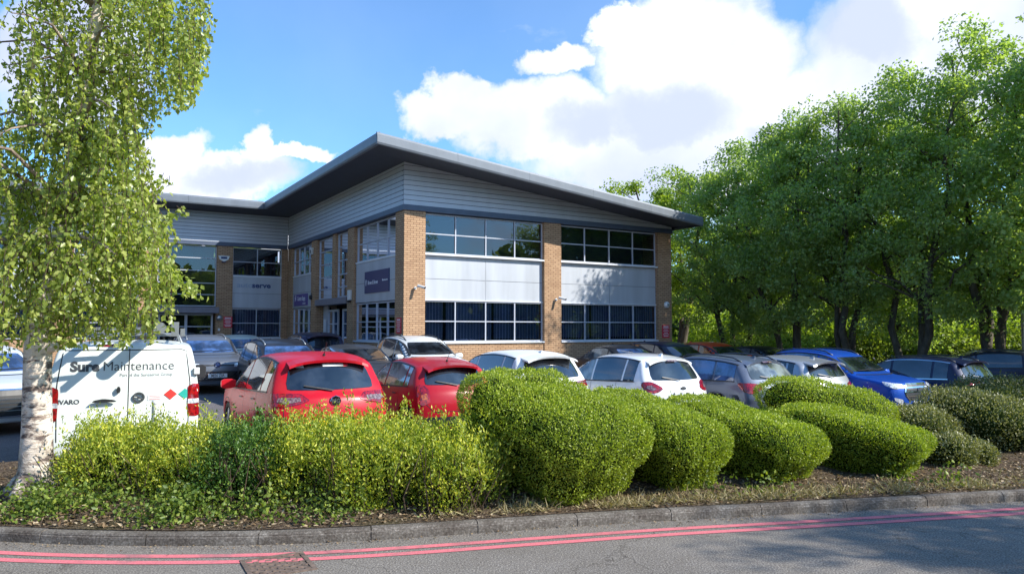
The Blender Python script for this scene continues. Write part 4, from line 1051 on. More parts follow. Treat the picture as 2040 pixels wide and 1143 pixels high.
        mir = mm.build('mirror', 'black_plastic' if van else col, o, smooth=False, bevel=.012)
    # front end
    zf = p['top'][4][1]
    gr = grille or 'plain'
    g_ = MB()
    if gr == 'plain':
        b.decal(g_, 'front', roundpoly([(-W*.5, zf-.26), (W*.5, zf-.26), (W*.58, zf-.13), (-W*.58, zf-.13)], .1, 1), .006); b.decal(g_, 'front', roundpoly([(-W*.62, .26), (W*.62, .26), (W*.55, .44), (-W*.55, .44)], .1, 1), .006)
        g_.build('grille', 'black_plastic', o)
    elif gr == 'bar':      # slim closed bar between the lamps, wide meshed intake below
        b.decal(g_, 'front', [(-W*.62, zf-.17), (W*.62, zf-.17), (W*.62, zf-.125), (-W*.62, zf-.125)], .006)
        b.decal(g_, 'front', roundpoly([(-W*.74, .36), (W*.74, .36), (W*.66, .62), (-W*.66, .62)], .1, 1), .006)
        gg = g_.build('grille', 'black_plastic', o)
        hx = MB()
        for i in range(13):
            for j in range(4):
                y = -W*.62+i*W*1.24/12+(j % 2)*.045; z = .40+j*.055; b.line(hx, 'front', [(y-.03, z), (y+.02, z+.03)], .010, .012)
        hx.build('mesh_pattern', 'chrome', gg)
        ch = MB(); b.line(ch, 'front', [(-W*.86, .40), (-W*.7, .30), (W*.7, .30), (W*.86, .40)], .035, .014); ch.build('chrome_strip', 'chrome', o)
    elif gr == 'single':   # deep single frame grille with horizontal bars
        pol = [(-W*.36, .34), (W*.36, .34), (W*.46, zf-.16), (W*.40, zf-.10), (-W*.40, zf-.10), (-W*.46, zf-.16)]
        b.decal(g_, 'front', pol, .006); gg = g_.build('grille', 'black_plastic', o)
        ch = MB(); pl_ = pol+[pol[0]]; b.line(ch, 'front', pl_, .028, .012)
        for k in range(4): b.line(ch, 'front', [(-W*.38, .45+k*.07), (W*.38, .45+k*.07)], .008, .011)
        ch.build('chrome_surround', 'chrome', gg)
        lo = MB(); 
        for sg_ in (1, -1): b.decal(lo, 'front', [(sg_*W*.55, .28), (sg_*W*.82, .30), (sg_*W*.82, .46), (sg_*W*.6, .44)], .006)
        lo.build('air_intake', 'black_plastic', o)
    elif gr == 'hex':      # chrome edged six sided grille with three bars
        pol = [(-W*.42, .52), (W*.42, .52), (W*.56, .66), (W*.46, zf-.06), (-W*.46, zf-.06), (-W*.56, .66)]
        b.decal(g_, 'front', pol, .006); gg = g_.build('grille', 'black_plastic', o)
        ch = MB(); b.line(ch, 'front', pol+[pol[0]], .035, .014)
        for z in (.60, .70, .80): b.line(ch, 'front', [(-W*.50, z), (W*.50, z)], .030, .014)
        ch.build('chrome_surround', 'chrome', gg)
        lo = MB(); b.decal(lo, 'front', roundpoly([(-W*.6, .24), (W*.6, .24), (W*.62, .40), (-W*.62, .40)], .1, 1), .006); lo.build('air_intake', 'black_plastic', o)
        for sg_ in (1, -1):
            fg = MB(); b.decal(fg, 'front', roundpoly([(sg_*W*.62, .52), (sg_*W*.88, .58), (sg_*W*.86, .50), (sg_*W*.66, .40)], .1, 1), .012); fg.build('fog_light', 'lamp_clear', o)
    hl = head_lamp or [(.52, zf-.20), (.9, zf-.19), (1.22, zf-.10), (1.36, zf-.02), (.9, zf-.07), (.56, zf-.11)]
    for sg_ in (1, -1):
        mb = MB(); b.corner(mb, 'fc', hl, sg_, .011); mb.build('headlight', 'lamp_clear', o, smooth=True)
    # rear lamps
    zr = gbz-.10
    tl = tail or dict(rear=[(.55, zr-.14), (.9, zr-.18), (1.15, zr-.16), (1.32, zr-.02), (1.30, zr+.03), (.9, zr+.01), (.56, zr-.02)], mat='lamp_red')
    for sg_ in (1, -1):
        if tl['rear'] is None: continue
        mb = MB(); b.corner(mb, 'rc', tl['rear'], sg_, .012, tl.get('r', .10)); tlo = mb.build('tail_light', tl['mat'], o, smooth=True)
        if tl.get('inner'):
            mb = MB(); b.corner(mb, 'rc', tl['inner'], sg_, .017); mb.build('lens', tl.get('imat', 'lamp_clear'), tlo)
    # lower black trims
    lt = MB(); b.decal(lt, 'rear', roundpoly([(-W*.86, .27), (W*.86, .27), (W*.80, .46), (-W*.80, .46)], .08, 1), .006)
    if cladding:
        for sg_ in (1, -1): b.decal(lt, 'side', [(-L/2+p['L']-p['wr']+p['wheel']+.08, .225), (L/2-p['wf']-p['wheel']-.08, .225), (L/2-p['wf']-p['wheel']-.06, .36), (-L/2+p['L']-p['wr']+p['wheel']+.06, .36)], .012, sg_)
    for fx in (p['wf'], p['wr']):
        for sg_ in (1, -1):
            c = L/2-fx; r0 = p['wheel']+.05; pa = [(c+(r0)*math.cos(a), p['wheel']+r0*math.sin(a)) for a in np.linspace(-.2, math.pi+.2, 20)]
            b.line(lt, 'side', [(c+(r0+.03)*math.cos(a), p['wheel']+(r0+.03)*math.sin(a)) for a in np.linspace(-.15, math.pi+.15, 20)], .05 if cladding else .012, .008, sg_)
    lt.build('lower_trim', 'black_plastic', o)
    if plate:
        which, txt = plate
        for wv, pm in (('front', 'plate_white'), ('rear', 'plate_yellow')):
            z = (.50 if gr != 'hex' else .42) if wv == 'front' else (.62 if not van else .62); 
            loc0, nr0 = b.cast(wv, 0, z); sx_ = 1 if wv == 'front' else -1; xx = loc0.x+sx_*.03
            pb = MB(); pb.box((xx-.006, -.26, z-.056), (xx+.006, .26, z+.056)); po = pb.build('number_plate', pm, o)
            if txt and which == wv:
                text_mesh(txt, .115, frameM((xx+sx_*.009, 0, z), (0, sx_, 0), (0, 0, 1)), 'characters', 'ink', po, bold=.001, sx=.78)
    if rails:
        for sg_ in (1, -1):
            rl = MB(); xs_ = np.linspace(rfx-.15, rex+.1, 9); pts_ = []
            for i, x in enumerate(xs_):
                loc0, _ = b.cast('top', x, sg_*W*.60); pts_.append((x, sg_*W*.62, loc0.z+(.04 if 0 < i < 8 else -.005)))
            rl.tube(pts_, .016, 8); rl.build('roof_rail', rails if isinstance(rails, str) else 'black_plastic', o, smooth=True)
    if antenna == 'fin':
        loc0, _ = b.cast('top', rex+.30, 0); f_ = MB(); f_.add([(rex+.38, 0, loc0.z), (rex+.22, .03, loc0.z-.01), (rex+.22, -.03, loc0.z-.01), (rex+.22, 0, loc0.z+.055), (rex+.27, 0, loc0.z+.05)], [[0, 1, 3, 4], [0, 4, 3, 2], [1, 2, 3], [0, 2, 1]]); f_.build('antenna', col if not van else 'black_plastic', o)
    elif antenna == 'whip':
        loc0, _ = b.cast('top', rex+.22, 0); f_ = MB(); f_.tube([(rex+.22, 0, loc0.z-.01), (rex+.2, 0, loc0.z+.035)], [.03, .014], 8); f_.tube([(rex+.2, 0, loc0.z+.03), (rex+.05, 0, loc0.z+.22)], .006, 6); f_.build('antenna', 'black_plastic', o)
    if extra: extra(o, b, p)
    return o
VANG = ang+math.pi/2                 # heading along +v (nose away from camera)
def at_rear(x, y, kind, head=VANG, sc=1):  # car whose rear middle stands at x, y
    L = PROF[kind]['L']*sc; return (x+math.cos(head)*L/2, y+math.sin(head)*L/2)
def place(kind, ref, x, y, head, dz=0, sc=1):
    L = PROF[kind]['L']*(sc if not hasattr(sc, '__len__') else sc[0]); d = {'rear': L/2, 'front': -L/2, 'ws': L/2-(L/2)*2+PROF[kind]['cowl'][0]*1.0+.35}[ref] if ref != 'ws' else -(L/2-PROF[kind]['cowl'][0]-.3)
    X, Y = x+math.cos(head)*d, y+math.sin(head)*d
    return (X, Y, zlot(X, Y)+dz)
NV = VANG+math.pi                    # nose towards camera
paint('p_white', (.78, .80, .80)); paint('p_red', (.46, .005, .016), coat=.14); paint('p_crimson', (.36, .007, .018), coat=.2); paint('p_grey', (.16, .175, .20), .5)
paint('p_black', (.012, .014, .02)); paint('p_darkgrey', (.06, .065, .075), .4); paint('p_cream', (.62, .60, .50)); paint('p_silver', (.42, .44, .47), .6)
paint('p_steel', (.13, .155, .21), .45); paint('p_blue', (.008, .075, .42), .3); paint('p_navy', (.010, .015, .05), .2); paint('p_orange', (.55, .05, .012)); paint('p_plum', (.055, .045, .085), .3)
simple('p_pearl', (.8, .82, .84), .3, coat=1.0); paint('p_vanwhite', (.74, .78, .73)); paint('p_whitesilver', (.62, .65, .66), .2)
def octagon(o, b, p):
    loc, nr = b.cast('rear', 0, .93); M_ = MB(); M_.lathe([(0, -.03), (.078, -.03), (.085, -.02), (.085, 0)], 8, 'x', (loc.x, 0, .93)); e = M_.build('badge', 'chrome', o)
    for a in ('MG',): text_mesh(a, .085, frameM((loc.x-.033, 0, .93), (0, -1, 0), (0, 0, 1)), 'characters', 'ink', e, bold=.002)
    st = MB(); b.decal(st, 'rear', [(.10, 1.475), (-.22, 1.475), (-.22, 1.435), (.10, 1.435)], .011); st.build('window_sticker', 'white_plastic', o)
    st = MB(); b.decal(st, 'rear', [(-.22, 1.475), (-.29, 1.475), (-.29, 1.43), (-.22, 1.43)], .011); st.build('window_sticker', 'red_sign', o)
    st = MB(); b.decal(st, 'rear', [(.50, 1.475), (.38, 1.475), (.38, 1.42), (.50, 1.42)], .011); st.build('window_sticker', 'paper', o)
def roundbadge(view, z, txt, r=.07, col='chrome'):
    def f(o, b, p):
        loc, nr = b.cast(view, 0, z); s_ = -1 if view == 'rear' else 1
        M_ = MB(); M_.lathe([(0, s_*.018), (r, s_*.018), (r*1.08, 0)], 24, 'x', (loc.x, 0, z)); e = M_.build('badge', 'ink', o)
        M_ = MB(); M_.lathe([(r*.86, s_*.020), (r*.9, s_*.026), (r*1.02, s_*.026), (r*1.06, s_*.018)], 24, 'x', (loc.x, 0, z)); M_.build('ring', col, e)
        if txt: text_mesh(txt, r*1.15, frameM((loc.x+s_*.024, 0, z), (0, s_, 0), (0, 0, 1)), 'characters', col, e, bold=.002)
    return f
def vw(o, b, p):
    z = .80; loc, nr = b.cast('front', 0, z); r = .085
    M_ = MB(); M_.lathe([(0, .02), (r, .02), (r*1.05, 0)], 24, 'x', (loc.x, 0, z)); e = M_.build('badge', 'navy_sign', o)
    M_ = MB(); M_.lathe([(r*.88, .022), (r*.9, .03), (r*1.02, .03), (r*1.05, .02)], 24, 'x', (loc.x, 0, z))
    for pts_ in ([(-.35, .8), (0, .12), (.35, .8)], [(-.75, .45), (-.38, -.75), (0, .0), (.38, -.75), (.75, .45)]):
        M_.tube([(loc.x+.024, a*r, z+c_*r) for a, c_ in pts_], .008, 6)
    M_.build('emblem', 'chrome', e)
def audi(o, b, p):
    z = .70; loc, nr = b.cast('front', 0, z)
    M_ = MB()
    for i in range(4): M_.tube([(loc.x+.022, -.105+i*.07+.045*math.cos(a), z+.045*math.sin(a)) for a in np.linspace(0, 2*math.pi, 20)], .008, 6, cap=False)
    M_.build('badge', 'chrome', o)
def puma(o, b, p):
    z = .80
    for i, ch in enumerate('PUMA'):
        y = .27-i*.18; loc, nr = b.cast('rear', y, z); text_mesh(ch, .085, frameM((loc.x-.006, y, z), (0, -1, 0), (0, 0, 1)), 'lettering', 'ink', o, bold=.003, ext=.004)
    z = .92; loc, nr = b.cast('rear', 0, z); M_ = MB(); M_.lathe([(0, -.016), (.045, -.016), (.05, 0)], 24, 'x'); bo = M_.build('badge', 'ink', o); bo.location = (loc.x, 0, z); bo.scale = (1, 1.7, .8)
def van_extra(o, b, p):
    def deco(poly, mat, nm, off=.010, view='rear', sg_=1):
        mb = MB(); b.decal(mb, view, poly, off, sg_, .12); return mb.build(nm, mat, o)
    xr = -b.L/2+.05
    def lett(txt, y, z, size, mat, bold, sx, al='CENTER', nm='lettering'):
        t = text_mesh(txt, size, frameM((0, y, z), (0, -1, 0), (0, 0, 1)), nm, mat, o, bold=bold, align=al, sx=sx, ext=0)
        for v in t.data.vertices:
            loc, nr = b.cast('rear', v.co.y, v.co.z); v.co.x = loc.x-.005
        t.data.update(); return t
    lett('Sure', .67, 1.56, .192, 'ink', .009, .98, 'LEFT'); lett('Maintenance', .285, 1.56, .192, 'ink', -.001, .92, 'LEFT')
    lett('Part of the Sureserve Group', .075, 1.43, .067, 'galvanised', 0, .86, 'LEFT', 'small_lettering')
    lett('VIVARO', .70, 1.06, .088, 'ink', .003, 1.0, 'CENTER')
    deco(roundpoly([(.36, 1.845), (.10, 1.845), (.10, 1.875), (.36, 1.875)], .2, 2), 'lamp_red', 'brake_light', .014)
    for sg_ in (1, -1):
        mb = MB(); b.corner(mb, 'rc', [(.87, .80), (1.0, .79), (1.20, .80), (1.17, 1.26), (1.0, 1.28), (.90, 1.24)], sg_, .016); tlo = mb.build('tail_light', 'lamp_red', o, smooth=True)
        mb = MB(); b.corner(mb, 'rc', [(.88, .98), (1.0, .98), (1.17, .98), (1.17, 1.05), (1.0, 1.05), (.89, 1.05)], sg_, .022); mb.build('lens', 'lamp_clear', tlo)
        h = MB(); loc, _ = b.cast('side', -b.L/2+.12, 1.30, sg_); h.box((loc.x-.05, loc.y-.03*sg_, 1.42), (loc.x+.07, loc.y+.045*sg_, 1.52)); h.build('hinge', 'white_plastic', o, bevel=.01)
    hd = MB(); hd.prism(roundpoly([(.40, 1.05), (.09, 1.05), (.13, 1.08), (.26, 1.10), (.37, 1.08)], .15, 1), lambda a, c_, d: (xr-.055-d, a, c_), .035); hd.build('handle', 'black_plastic', o)
    kh = MB(); kh.lathe([(0, -.03), (.022, -.03), (.026, 0)], 12, 'x'); k_ = kh.build('lock', 'black_plastic', o); k_.location = (xr-.03, .08, 1.22); k_.scale = (1, 1, 2)
    kb2 = MB(); kb2.lathe([(.055, -.01), (.058, -.03), (.075, -.03), (.078, 0)], 24, 'x'); kb2.tube([(-.028, .06, .03), (-.028, -.02, 0), (-.028, .02, 0), (-.028, -.06, -.03)], .01, 6); e = kb2.build('badge', 'ink', o); e.location = (xr-.01, -.17, 1.10)
    for y, m_ in ((-.57, 'plaque_red'), (-.755, 'plaque_green')):
        deco([(y+.09, .90), (y, .81), (y-.09, .90), (y, .99)] if False else [(y+.085, 1.13), (y, 1.05), (y-.085, 1.13), (y, 1.21)], m_, 'hazard_diamond')
    st = deco([(-.28, 1.13), (-.46, 1.13), (-.46, 1.05), (-.28, 1.05)], 'white_plastic', 'sticker'); l2 = MB()
    for z in (1.115, 1.09, 1.065): b.line(l2, 'rear', [(-.30, z), (-.44, z)], .006, .013)
    l2.build('print', 'orange_ink', st)
    bp_ = MB(); b.decal(bp_, 'rear', roundpoly([(-.93, .27), (.93, .27), (.93, .50), (-.93, .50)], .05, 1), .03, 1, .12); bp_.build('rear_bumper', 'p_vanwhite', o)
    # roof rack: cross bars, pipe carrier, ladder clamps
    rk = MB()
    for x in (-2.1, -1.0, .1): rk.tube([(x, -.70, 1.90), (x, -.66, 2.02), (x, .66, 2.02), (x, .70, 1.90)], .022, 8)
    for y in (-.62, .62): rk.tube([(-2.2, y, 2.02), (.3, y, 2.02)], .016, 8)
    rk.build('roof_rack', 'galvanised', o)
    pt = MB(); pt.lathe([(.0, -3.05), (.085, -3.05), (.085, .3), (0, .3)], 22, 'x', (0, -.40, 2.125)); pt.lathe([(.09, -3.04), (.094, -3.04), (.094, -2.96), (.09, -2.96)], 22, 'x', (0, -.40, 2.125)); pt.lathe([(.09, -1.0), (.095, -1.0), (.095, -.92), (.09, -.92)], 22, 'x', (0, -.40, 2.125)); pt.build('pipe_carrier', 'galvanised', o, smooth=False)
    ld = MB()
    for y in (-.1, .32): ld.box((-3.2, y-.03, 2.05), (.5, y+.03, 2.14))
    for i in range(13): ld.box((-3.05+i*.27, -.08, 2.07), (-3.01+i*.27, .30, 2.11))
    ld.box((-2.34, -.66, 2.0), (-2.28, -.56, 2.22)); ld.box((-2.34, -.74, 2.0), (-2.3, -.68, 2.12))
    ld.build('ladder', 'galvanised', o)
TL_MG = dict(rear=[(.42, .95), (.60, .90), (.95, .86), (1.20, .88), (1.34, 1.0), (1.36, 1.05), (.95, 1.05), (.60, 1.04)], mat='lamp_red', inner=[(.58, .935), (.95, .905), (1.12, .93), (1.14, .985), (.95, .985), (.60, .985)], imat='lamp_smoke')
HL = R
x, y, z = place('suv', 'rear', -2.62, 11.2, VANG)
make_car('suv', 'bright red hatchback suv with octagonal badge, nearest car seen from behind', 'car', 'p_red', (x, y, z), VANG, sc=(.97, 1.03, .995), spoiler=.14, antenna='whip', tail=TL_MG, extra=octagon, plate=('front', ''), side_glass='glass_dark', tumble=.25)
x, y, z = place('hatch', 'rear', -.86, 13.2, VANG)
make_car('hatch', 'small crimson hatchback with roof spoiler beside the big round bush', 'car', 'p_crimson', (x, y, z), VANG, sc=(.95, .96, .99), spoiler=.20, antenna='whip', tumble=.25,
  tail=dict(rear=[(.74, .72), (.95, .66), (1.12, .70), (1.18, .86), (1.22, 1.02), (.98, 1.0), (.80, .92)], mat='lamp_red', inner=[(.82, .78), (1.0, .76), (1.06, .84), (.86, .87)], imat='lamp_amber'), extra=roundbadge('rear', .80, None, .06), side_glass='glass_pale')
x, y, z = place('suv', 'rear', 1.0, 14.55, VANG)
make_car('suv', 'white suv with dark sloping rear glass and black spoiler next to the crimson hatchback', 'car', 'p_white', (x, y, z), VANG, sc=(.97, .98, .955), spoiler=.24, tail=dict(rear=[(.30, .965), (.95, .90), (1.2, .92), (1.34, .99), (1.30, 1.03), (.95, 1.01), (.30, 1.0)], mat='lamp_red', inner=[(.34, .985), (.95, .965), (1.2, .965), (1.2, .985), (.95, .99), (.34, .995)], imat='lamp_smoke'), plate=('rear', ''), side_glass='glass_pale', privacy='glass_dark', tumble=.27)
x, y, z = place('suv', 'rear', 3.58, 15.05, VANG)
make_car('suv', 'white rounded crossover with oval tail lamps and spaced badge letters on the tailgate', 'car', 'p_pearl', (x, y, z), VANG, sc=(.95, .97, .94), spoiler=.07, extra=puma, side_glass='glass_pale', privacy='glass_dark', tumble=.28,
  tail=dict(rear=[(.60, .93), (.74, .86), (.98, .83), (1.22, .88), (1.36, .98), (1.34, 1.06), (1.1, 1.07), (.86, 1.03)], mat='lamp_red', r=.2, inner=[(.82, .92), (1.0, .89), (1.18, .93), (1.18, .99), (1.0, .99)], imat='lamp_smoke'))
x, y, z = place('estate', 'rear', 5.75, 15.7, VANG)
make_car('estate', 'dark grey estate car with red lamps and sun glinting off its rear glass', 'car', 'p_steel', (x, y, z), VANG, sc=(.98, .99, 1.02), spoiler=.08, rails='p_darkgrey', glass='glass_pale', side_glass='glass_blue',
  tail=dict(rear=[(.60, .84), (.80, .77), (1.05, .74), (1.30, .80), (1.44, .92), (1.40, .96), (1.0, .95), (.62, .92)], mat='lamp_red', r=.16), extra=roundbadge('rear', .84, None, .055))
x, y, z = place('hatch', 'rear', 7.52, 17.3, VANG)
make_car('hatch', 'pale silver hatchback parked between the dark grey estate and the blue car', 'car', 'p_silver', (x, y, z), VANG, sc=(1.05, 1.03, 1.01), spoiler=.22, glass='glass_dark')
x, y, z = place('suv', 'front', 9.75, 17.6, NV)
make_car('suv', 'bright blue compact suv facing forward with chrome barred grille', 'car', 'p_blue', (x, y, z), NV, sc=(.95, .96, 1.0), grille='hex', rails='p_darkgrey', plate=('front', 'BL69 HFU'), ws_glass='glass_dark', side_glass='glass_blue', head_lamp=[(.60, .80), (.95, .77), (1.3, .84), (1.42, .93), (1.0, .90), (.62, .88)], extra=roundbadge('front', .75, None, .04))
x, y, z = place('suv', 'rear', 11.9, 18.4, VANG)
make_car('suv', 'dark navy suv with a chrome line around its side glass, right of the blue car', 'car', 'p_navy', (x, y, z), VANG, sc=(1.0, 1, .92), spoiler=.14, chromeline=True, rails='p_black', tail=dict(rear=[(.45, .98), (.75, .93), (.95, .84), (1.2, .82), (1.4, 1.0), (1.44, 1.04), (.95, 1.03), (.45, 1.01)], mat='lamp_red'))
x, y, z = place('estate', 'rear', 17.2, 23.2, VANG+.6)
make_car('estate', 'black estate car in the tree shade at the far right edge', 'car', 'p_navy', (x, y, z), VANG+.6, sc=(1, 1, 1.0), rails='p_darkgrey')
# back row, noses to the camera
x, y, z = place('suv', 'ws', -9.1, 22.3, NV)
make_car('suv', 'metallic grey suv with round badge and patterned grille facing forward beside the van', 'car', 'p_grey', (x, y, z), NV, sc=(1, .98, 1.0), grille='bar', plate=('front', 'MJ26 ZSR'), ws_glass='glass_blue', rails='galvanised', extra=vw, side_glass='glass_blue')
x, y, z = place('suv', 'ws', -9.9, 27.6, NV)
make_car('suv', 'small cream suv with a black tinted side glass behind the grey suv', 'car', 'p_cream', (x, y, z), NV, sc=(.84, .88, .96), grille='plain', ws_glass='glass_blue', antenna='whip', extra=roundbadge('front', .78, None, .05))
x, y, z = place('suv', 'ws', -5.75, 19.3, NV)
make_car('suv', 'black suv with blue reflecting windscreen behind the bright red car', 'car', 'p_black', (x, y, z), NV, sc=(.97, .93, .975), ws_glass='glass_blue', rails='galvanised', side_glass='glass_dark')
x, y, z = place('sedan', 'ws', -4.05, 20.4, NV)
make_car('sedan', 'dark grey saloon with chrome framed grille and four ring badge facing forward', 'car', 'p_darkgrey', (x, y, z), NV, sc=(.97, .96, 1.0), grille='single', plate=('front', 'MT23'), chromeline=True, extra=audi, ws_glass='glass_dark')
x, y, z = place('suv', 'ws', -2.3, 21.2, NV)
make_car('suv', 'silvery white suv facing forward at the corner pillar of the office', 'car', 'p_whitesilver', (x, y, z), NV, sc=(.95, .93, 1.0), rails='black_plastic', ws_glass='glass_dark', side_glass='glass_dark')
x, y, z = place('suv', 'rear', -6.55, 26.2, VANG)
make_car('suv', 'dark plum suv seen from behind by the side entrance', 'car', 'p_plum', (x, y, z), VANG, sc=(1, .98, 1.02), spoiler=.2, tail=dict(rear=[(.30, .93), (.95, .88), (1.25, .92), (1.25, 1.0), (.95, 1.0), (.30, .97)], mat='lamp_red'))
x, y, z = place('sedan', 'ws', 4.1, 23.6, NV)
make_car('sedan', 'black saloon parked side on under the right hand front windows', 'car', 'p_black', (x, y, z), NV, sc=(.95, .96, 1.02), ws_glass='glass_blue', side_glass='glass_pale')
x, y, z = place('suv', 'ws', 6.0, 25.2, NV)
make_car('suv', 'navy blue suv in shade under the right end of the office', 'car', 'p_navy', (x, y, z), NV, sc=(.97, .96, .96))
x, y, z = place('hatch', 'ws', 7.9, 26.6, NV)
make_car('hatch', 'orange red hatchback in the tree shade past the office corner', 'car', 'p_orange', (x, y, z), NV, sc=(1.05, 1, 1.08))
x, y, z = place('hatch', 'ws', 10.3, 28.2, NV)
make_car('hatch', 'black hatchback deep in tree shade behind the silver hatchback', 'car', 'p_black', (x, y, z), NV, sc=(1, 1, 1.0))
h = R(-38)
make_car('suv', 'white silver suv with blue windscreen behind the birch trunk at the left edge', 'car', 'p_whitesilver', (-11.0, 15.3, zlot(-11, 15.3)), h, sc=(1, 1, 1.0), grille='single', ws_glass='glass_blue', side_glass='glass_blue', cladding=True)
vh = R(90+25)
vx, vy = -5.70, 10.95
make_car('van', 'white panel van with dark lettering across its rear doors and a roof rack', 'van', 'p_vanwhite', (vx+math.cos(vh)*2.48, vy+math.sin(vh)*2.48, CAMH-2.13), vh, sc=(1, 1.07, 1), name='panel_van', antenna=None, group=None, extra=van_extra, plate=('rear', ''), tail=dict(rear=None))

# ------------------------------------------------------------------ shrubs
A1 = R(-38)
GB = 'clipped rounded bushes along the kerb'
NB = 1.0
def cb(x, y, z, rx, ry, rz, rot=R(-46), e=2.6, seed=0, sl=0): return ((x, y, z), (rx, ry, rz), rot, e, seed, sl)
bush('largest clipped green bush, nearest the camera beside the loose yellow green shrubs', [cb(.40, 7.60, .59, .96, .70, .55, R(-50), 4.6, 1, -.24), cb(.06, 7.75, .62, .48, .55, .50, seed=2)], 95000, .021, 'box_leaf', .013, group=GB)
bush('clipped green bush directly right of the largest one', [cb(1.53, 8.05, .49, .86, .46, .45, R(-52), 4.4, 3, -.20)], 52000, .021, 'box_leaf', .012, group=GB)
bush('clipped green bush third along the kerb with a slanting flat top', [cb(2.62, 8.5, .44, .94, .48, .38, R(-48), 4.8, 5, -.18)], 52000, .021, 'box_leaf', .012, group=GB)
bush('high clipped green bush standing behind the third and fifth ones', [cb(4.20, 10.0, .52, .86, .72, .49, R(-40), 3.6, 7, -.14), cb(3.55, 9.7, .34, .55, .5, .36, seed=8)], 46000, .022, 'box_leaf', .014, group=GB)
bush('clipped yellow green bush at the kerb in front of the high one', [cb(4.02, 8.80, .40, .82, .50, .34, R(-38), 4.4, 9, -.16)], 44000, .022, 'box_leaf', .013, group=GB)
bush('drab olive bush right behind the yellow green one', [cb(5.45, 10.0, .32, .52, .50, .38, e=2.3, seed=11)], 10000, .030, 'box_drab', .03, group=GB)
bush('small drab olive bush low at the kerb', [cb(5.24, 8.95, .22, .33, .34, .25, e=2.3, seed=12)], 6000, .028, 'box_drab', .02, group=GB)
bush('smallest drab olive tuft of a bush beside the low one at the kerb', [cb(5.62, 9.05, .19, .24, .26, .2, e=2.2, seed=13)], 3600, .028, 'box_drab', .02, group=GB)
bush('tall drab olive bush sloping down to the kerb', [cb(6.45, 10.2, .40, .82, .60, .46, R(-45), 2.5, 14, -.16)], 15000, .032, 'box_drab', .035, group=GB)
bush('wide dark brownish green bush at the right edge', [cb(7.7, 11.0, .46, 1.25, .85, .52, R(-30), 2.5, 16, -.05)], 20000, .034, 'box_dark', .04, group=GB)
bush('dark low bush in shade at the far right of the kerb', [cb(7.95, 9.9, .30, .8, .6, .40, R(-20), 2.4, 18)], 11000, .034, 'box_dark', .04, group=GB)
GP = 'loose yellow green shrubs left of the clipped bushes'
def pv(label, blobs, n, mat, core=.62, size=.036): bush(label, [((b[0][0], b[0][1], b[0][2]-.14), b[1], b[2], b[3], b[4], b[5]) for b in blobs], int(n*2.6), size, mat, .085, 'shrub', GP, up=1.1, width=.42, core=core, name='loose_shrub', stalks=130, shoots=260, shoot_h=.22)
pv('loose yellow green shrub beside the birch trunk', [cb(-3.95, 7.6, .42, .55, .6, .42, 0, 2.2, 21)], 5200, 'privet_leaf')
pv('loose green shrub below the white van bumper', [cb(-3.15, 7.55, .40, .60, .68, .44, 0, 2.2, 22)], 6200, 'privet_leaf')
pv('darker green leafed shrub in the middle of the loose row', [cb(-2.55, 7.35, .42, .45, .62, .46, 0, 2.2, 23)], 5200, 'privet_green')
pv('loose yellow green shrub below the bright red car wheel', [cb(-1.95, 7.5, .45, .60, .72, .46, 0, 2.2, 24)], 7600, 'privet_leaf')
pv('widest loose yellow green shrub in front of the bright red car', [cb(-1.25, 7.35, .46, .65, .78, .47, 0, 2.2, 25)], 9000, 'privet_leaf')
pv('loose yellow green shrub touching the largest clipped bush', [cb(-.52, 7.25, .42, .50, .68, .44, 0, 2.2, 26)], 6500, 'privet_leaf')
pv('small loose shrub in front of the birch trunk foot', [cb(-4.45, 8.2, .38, .35, .4, .36, 0, 2.2, 27)], 1800, 'privet_leaf')
# ground cover, litter, dry grass
n = 15000; X = RNG.uniform(-9, 9.5, n); Y = np.array([kerb_y(x)+.12+abs(RNG.normal())*.75 for x in X]); Z = np.array([zbed(x, y)+.006 for x, y in zip(X, Y)])
P = np.stack([X, Y, Z], 1); D_ = RNG.normal(size=(n, 3)); D_[:, 2] = np.abs(D_[:, 2])*.25
lt = leaves('leaf_litter', P, D_, .02+.035*RNG.random(n), 'litter', width=.5, Nrm=np.array([[0, 0, 1.0]])+RNG.normal(size=(n, 3))*.4); tag(lt, 'brown dead leaves scattered on the planting bed', 'leaf litter', kind='stuff')
n = 700; X = RNG.uniform(-6, 7, n); Y = np.array([kerb_y(x)-abs(RNG.normal())*.09-.01 for x in X]); P = np.stack([X, Y, np.full(n, .008)], 1); D_ = RNG.normal(size=(n, 3)); D_[:, 2] = np.abs(D_[:, 2])*.2
lt = leaves('gutter_litter', P, D_, .012+.02*RNG.random(n), 'litter', Nrm=np.array([[0, 0, 1.0]])+RNG.normal(size=(n, 3))*.3); tag(lt, 'dead leaf scraps lying in the road gutter', 'leaf litter', kind='stuff')
n = 3800; c = RNG.uniform(-.6, 7.5, 60); ci = RNG.integers(0, 60, n); X = c[ci]+RNG.normal(size=n)*.12; Y = np.array([kerb_y(x)+.16+abs(RNG.normal())*.16 for x in X]); Z = np.array([zbed(x, y) for x, y in zip(X, Y)])
D_ = RNG.normal(size=(n, 3))*.9; D_[:, 2] = np.abs(D_[:, 2])*.5+.25
gg_ = leaves('dry_grass', np.stack([X, Y, Z], 1), D_, .05+.10*RNG.random(n), 'dry_grass', width=.06, fold=.02); tag(gg_, 'straw coloured dry grass behind the kerb', 'grass', kind='stuff')
n = 7500; c = np.concatenate([RNG.uniform(-4.4, -1.2, 34), RNG.uniform(-9, -4.6, 14), RNG.uniform(-.5, 5, 6)]); cy = RNG.uniform(.15, .75, len(c)); ci = RNG.integers(0, len(c), n)
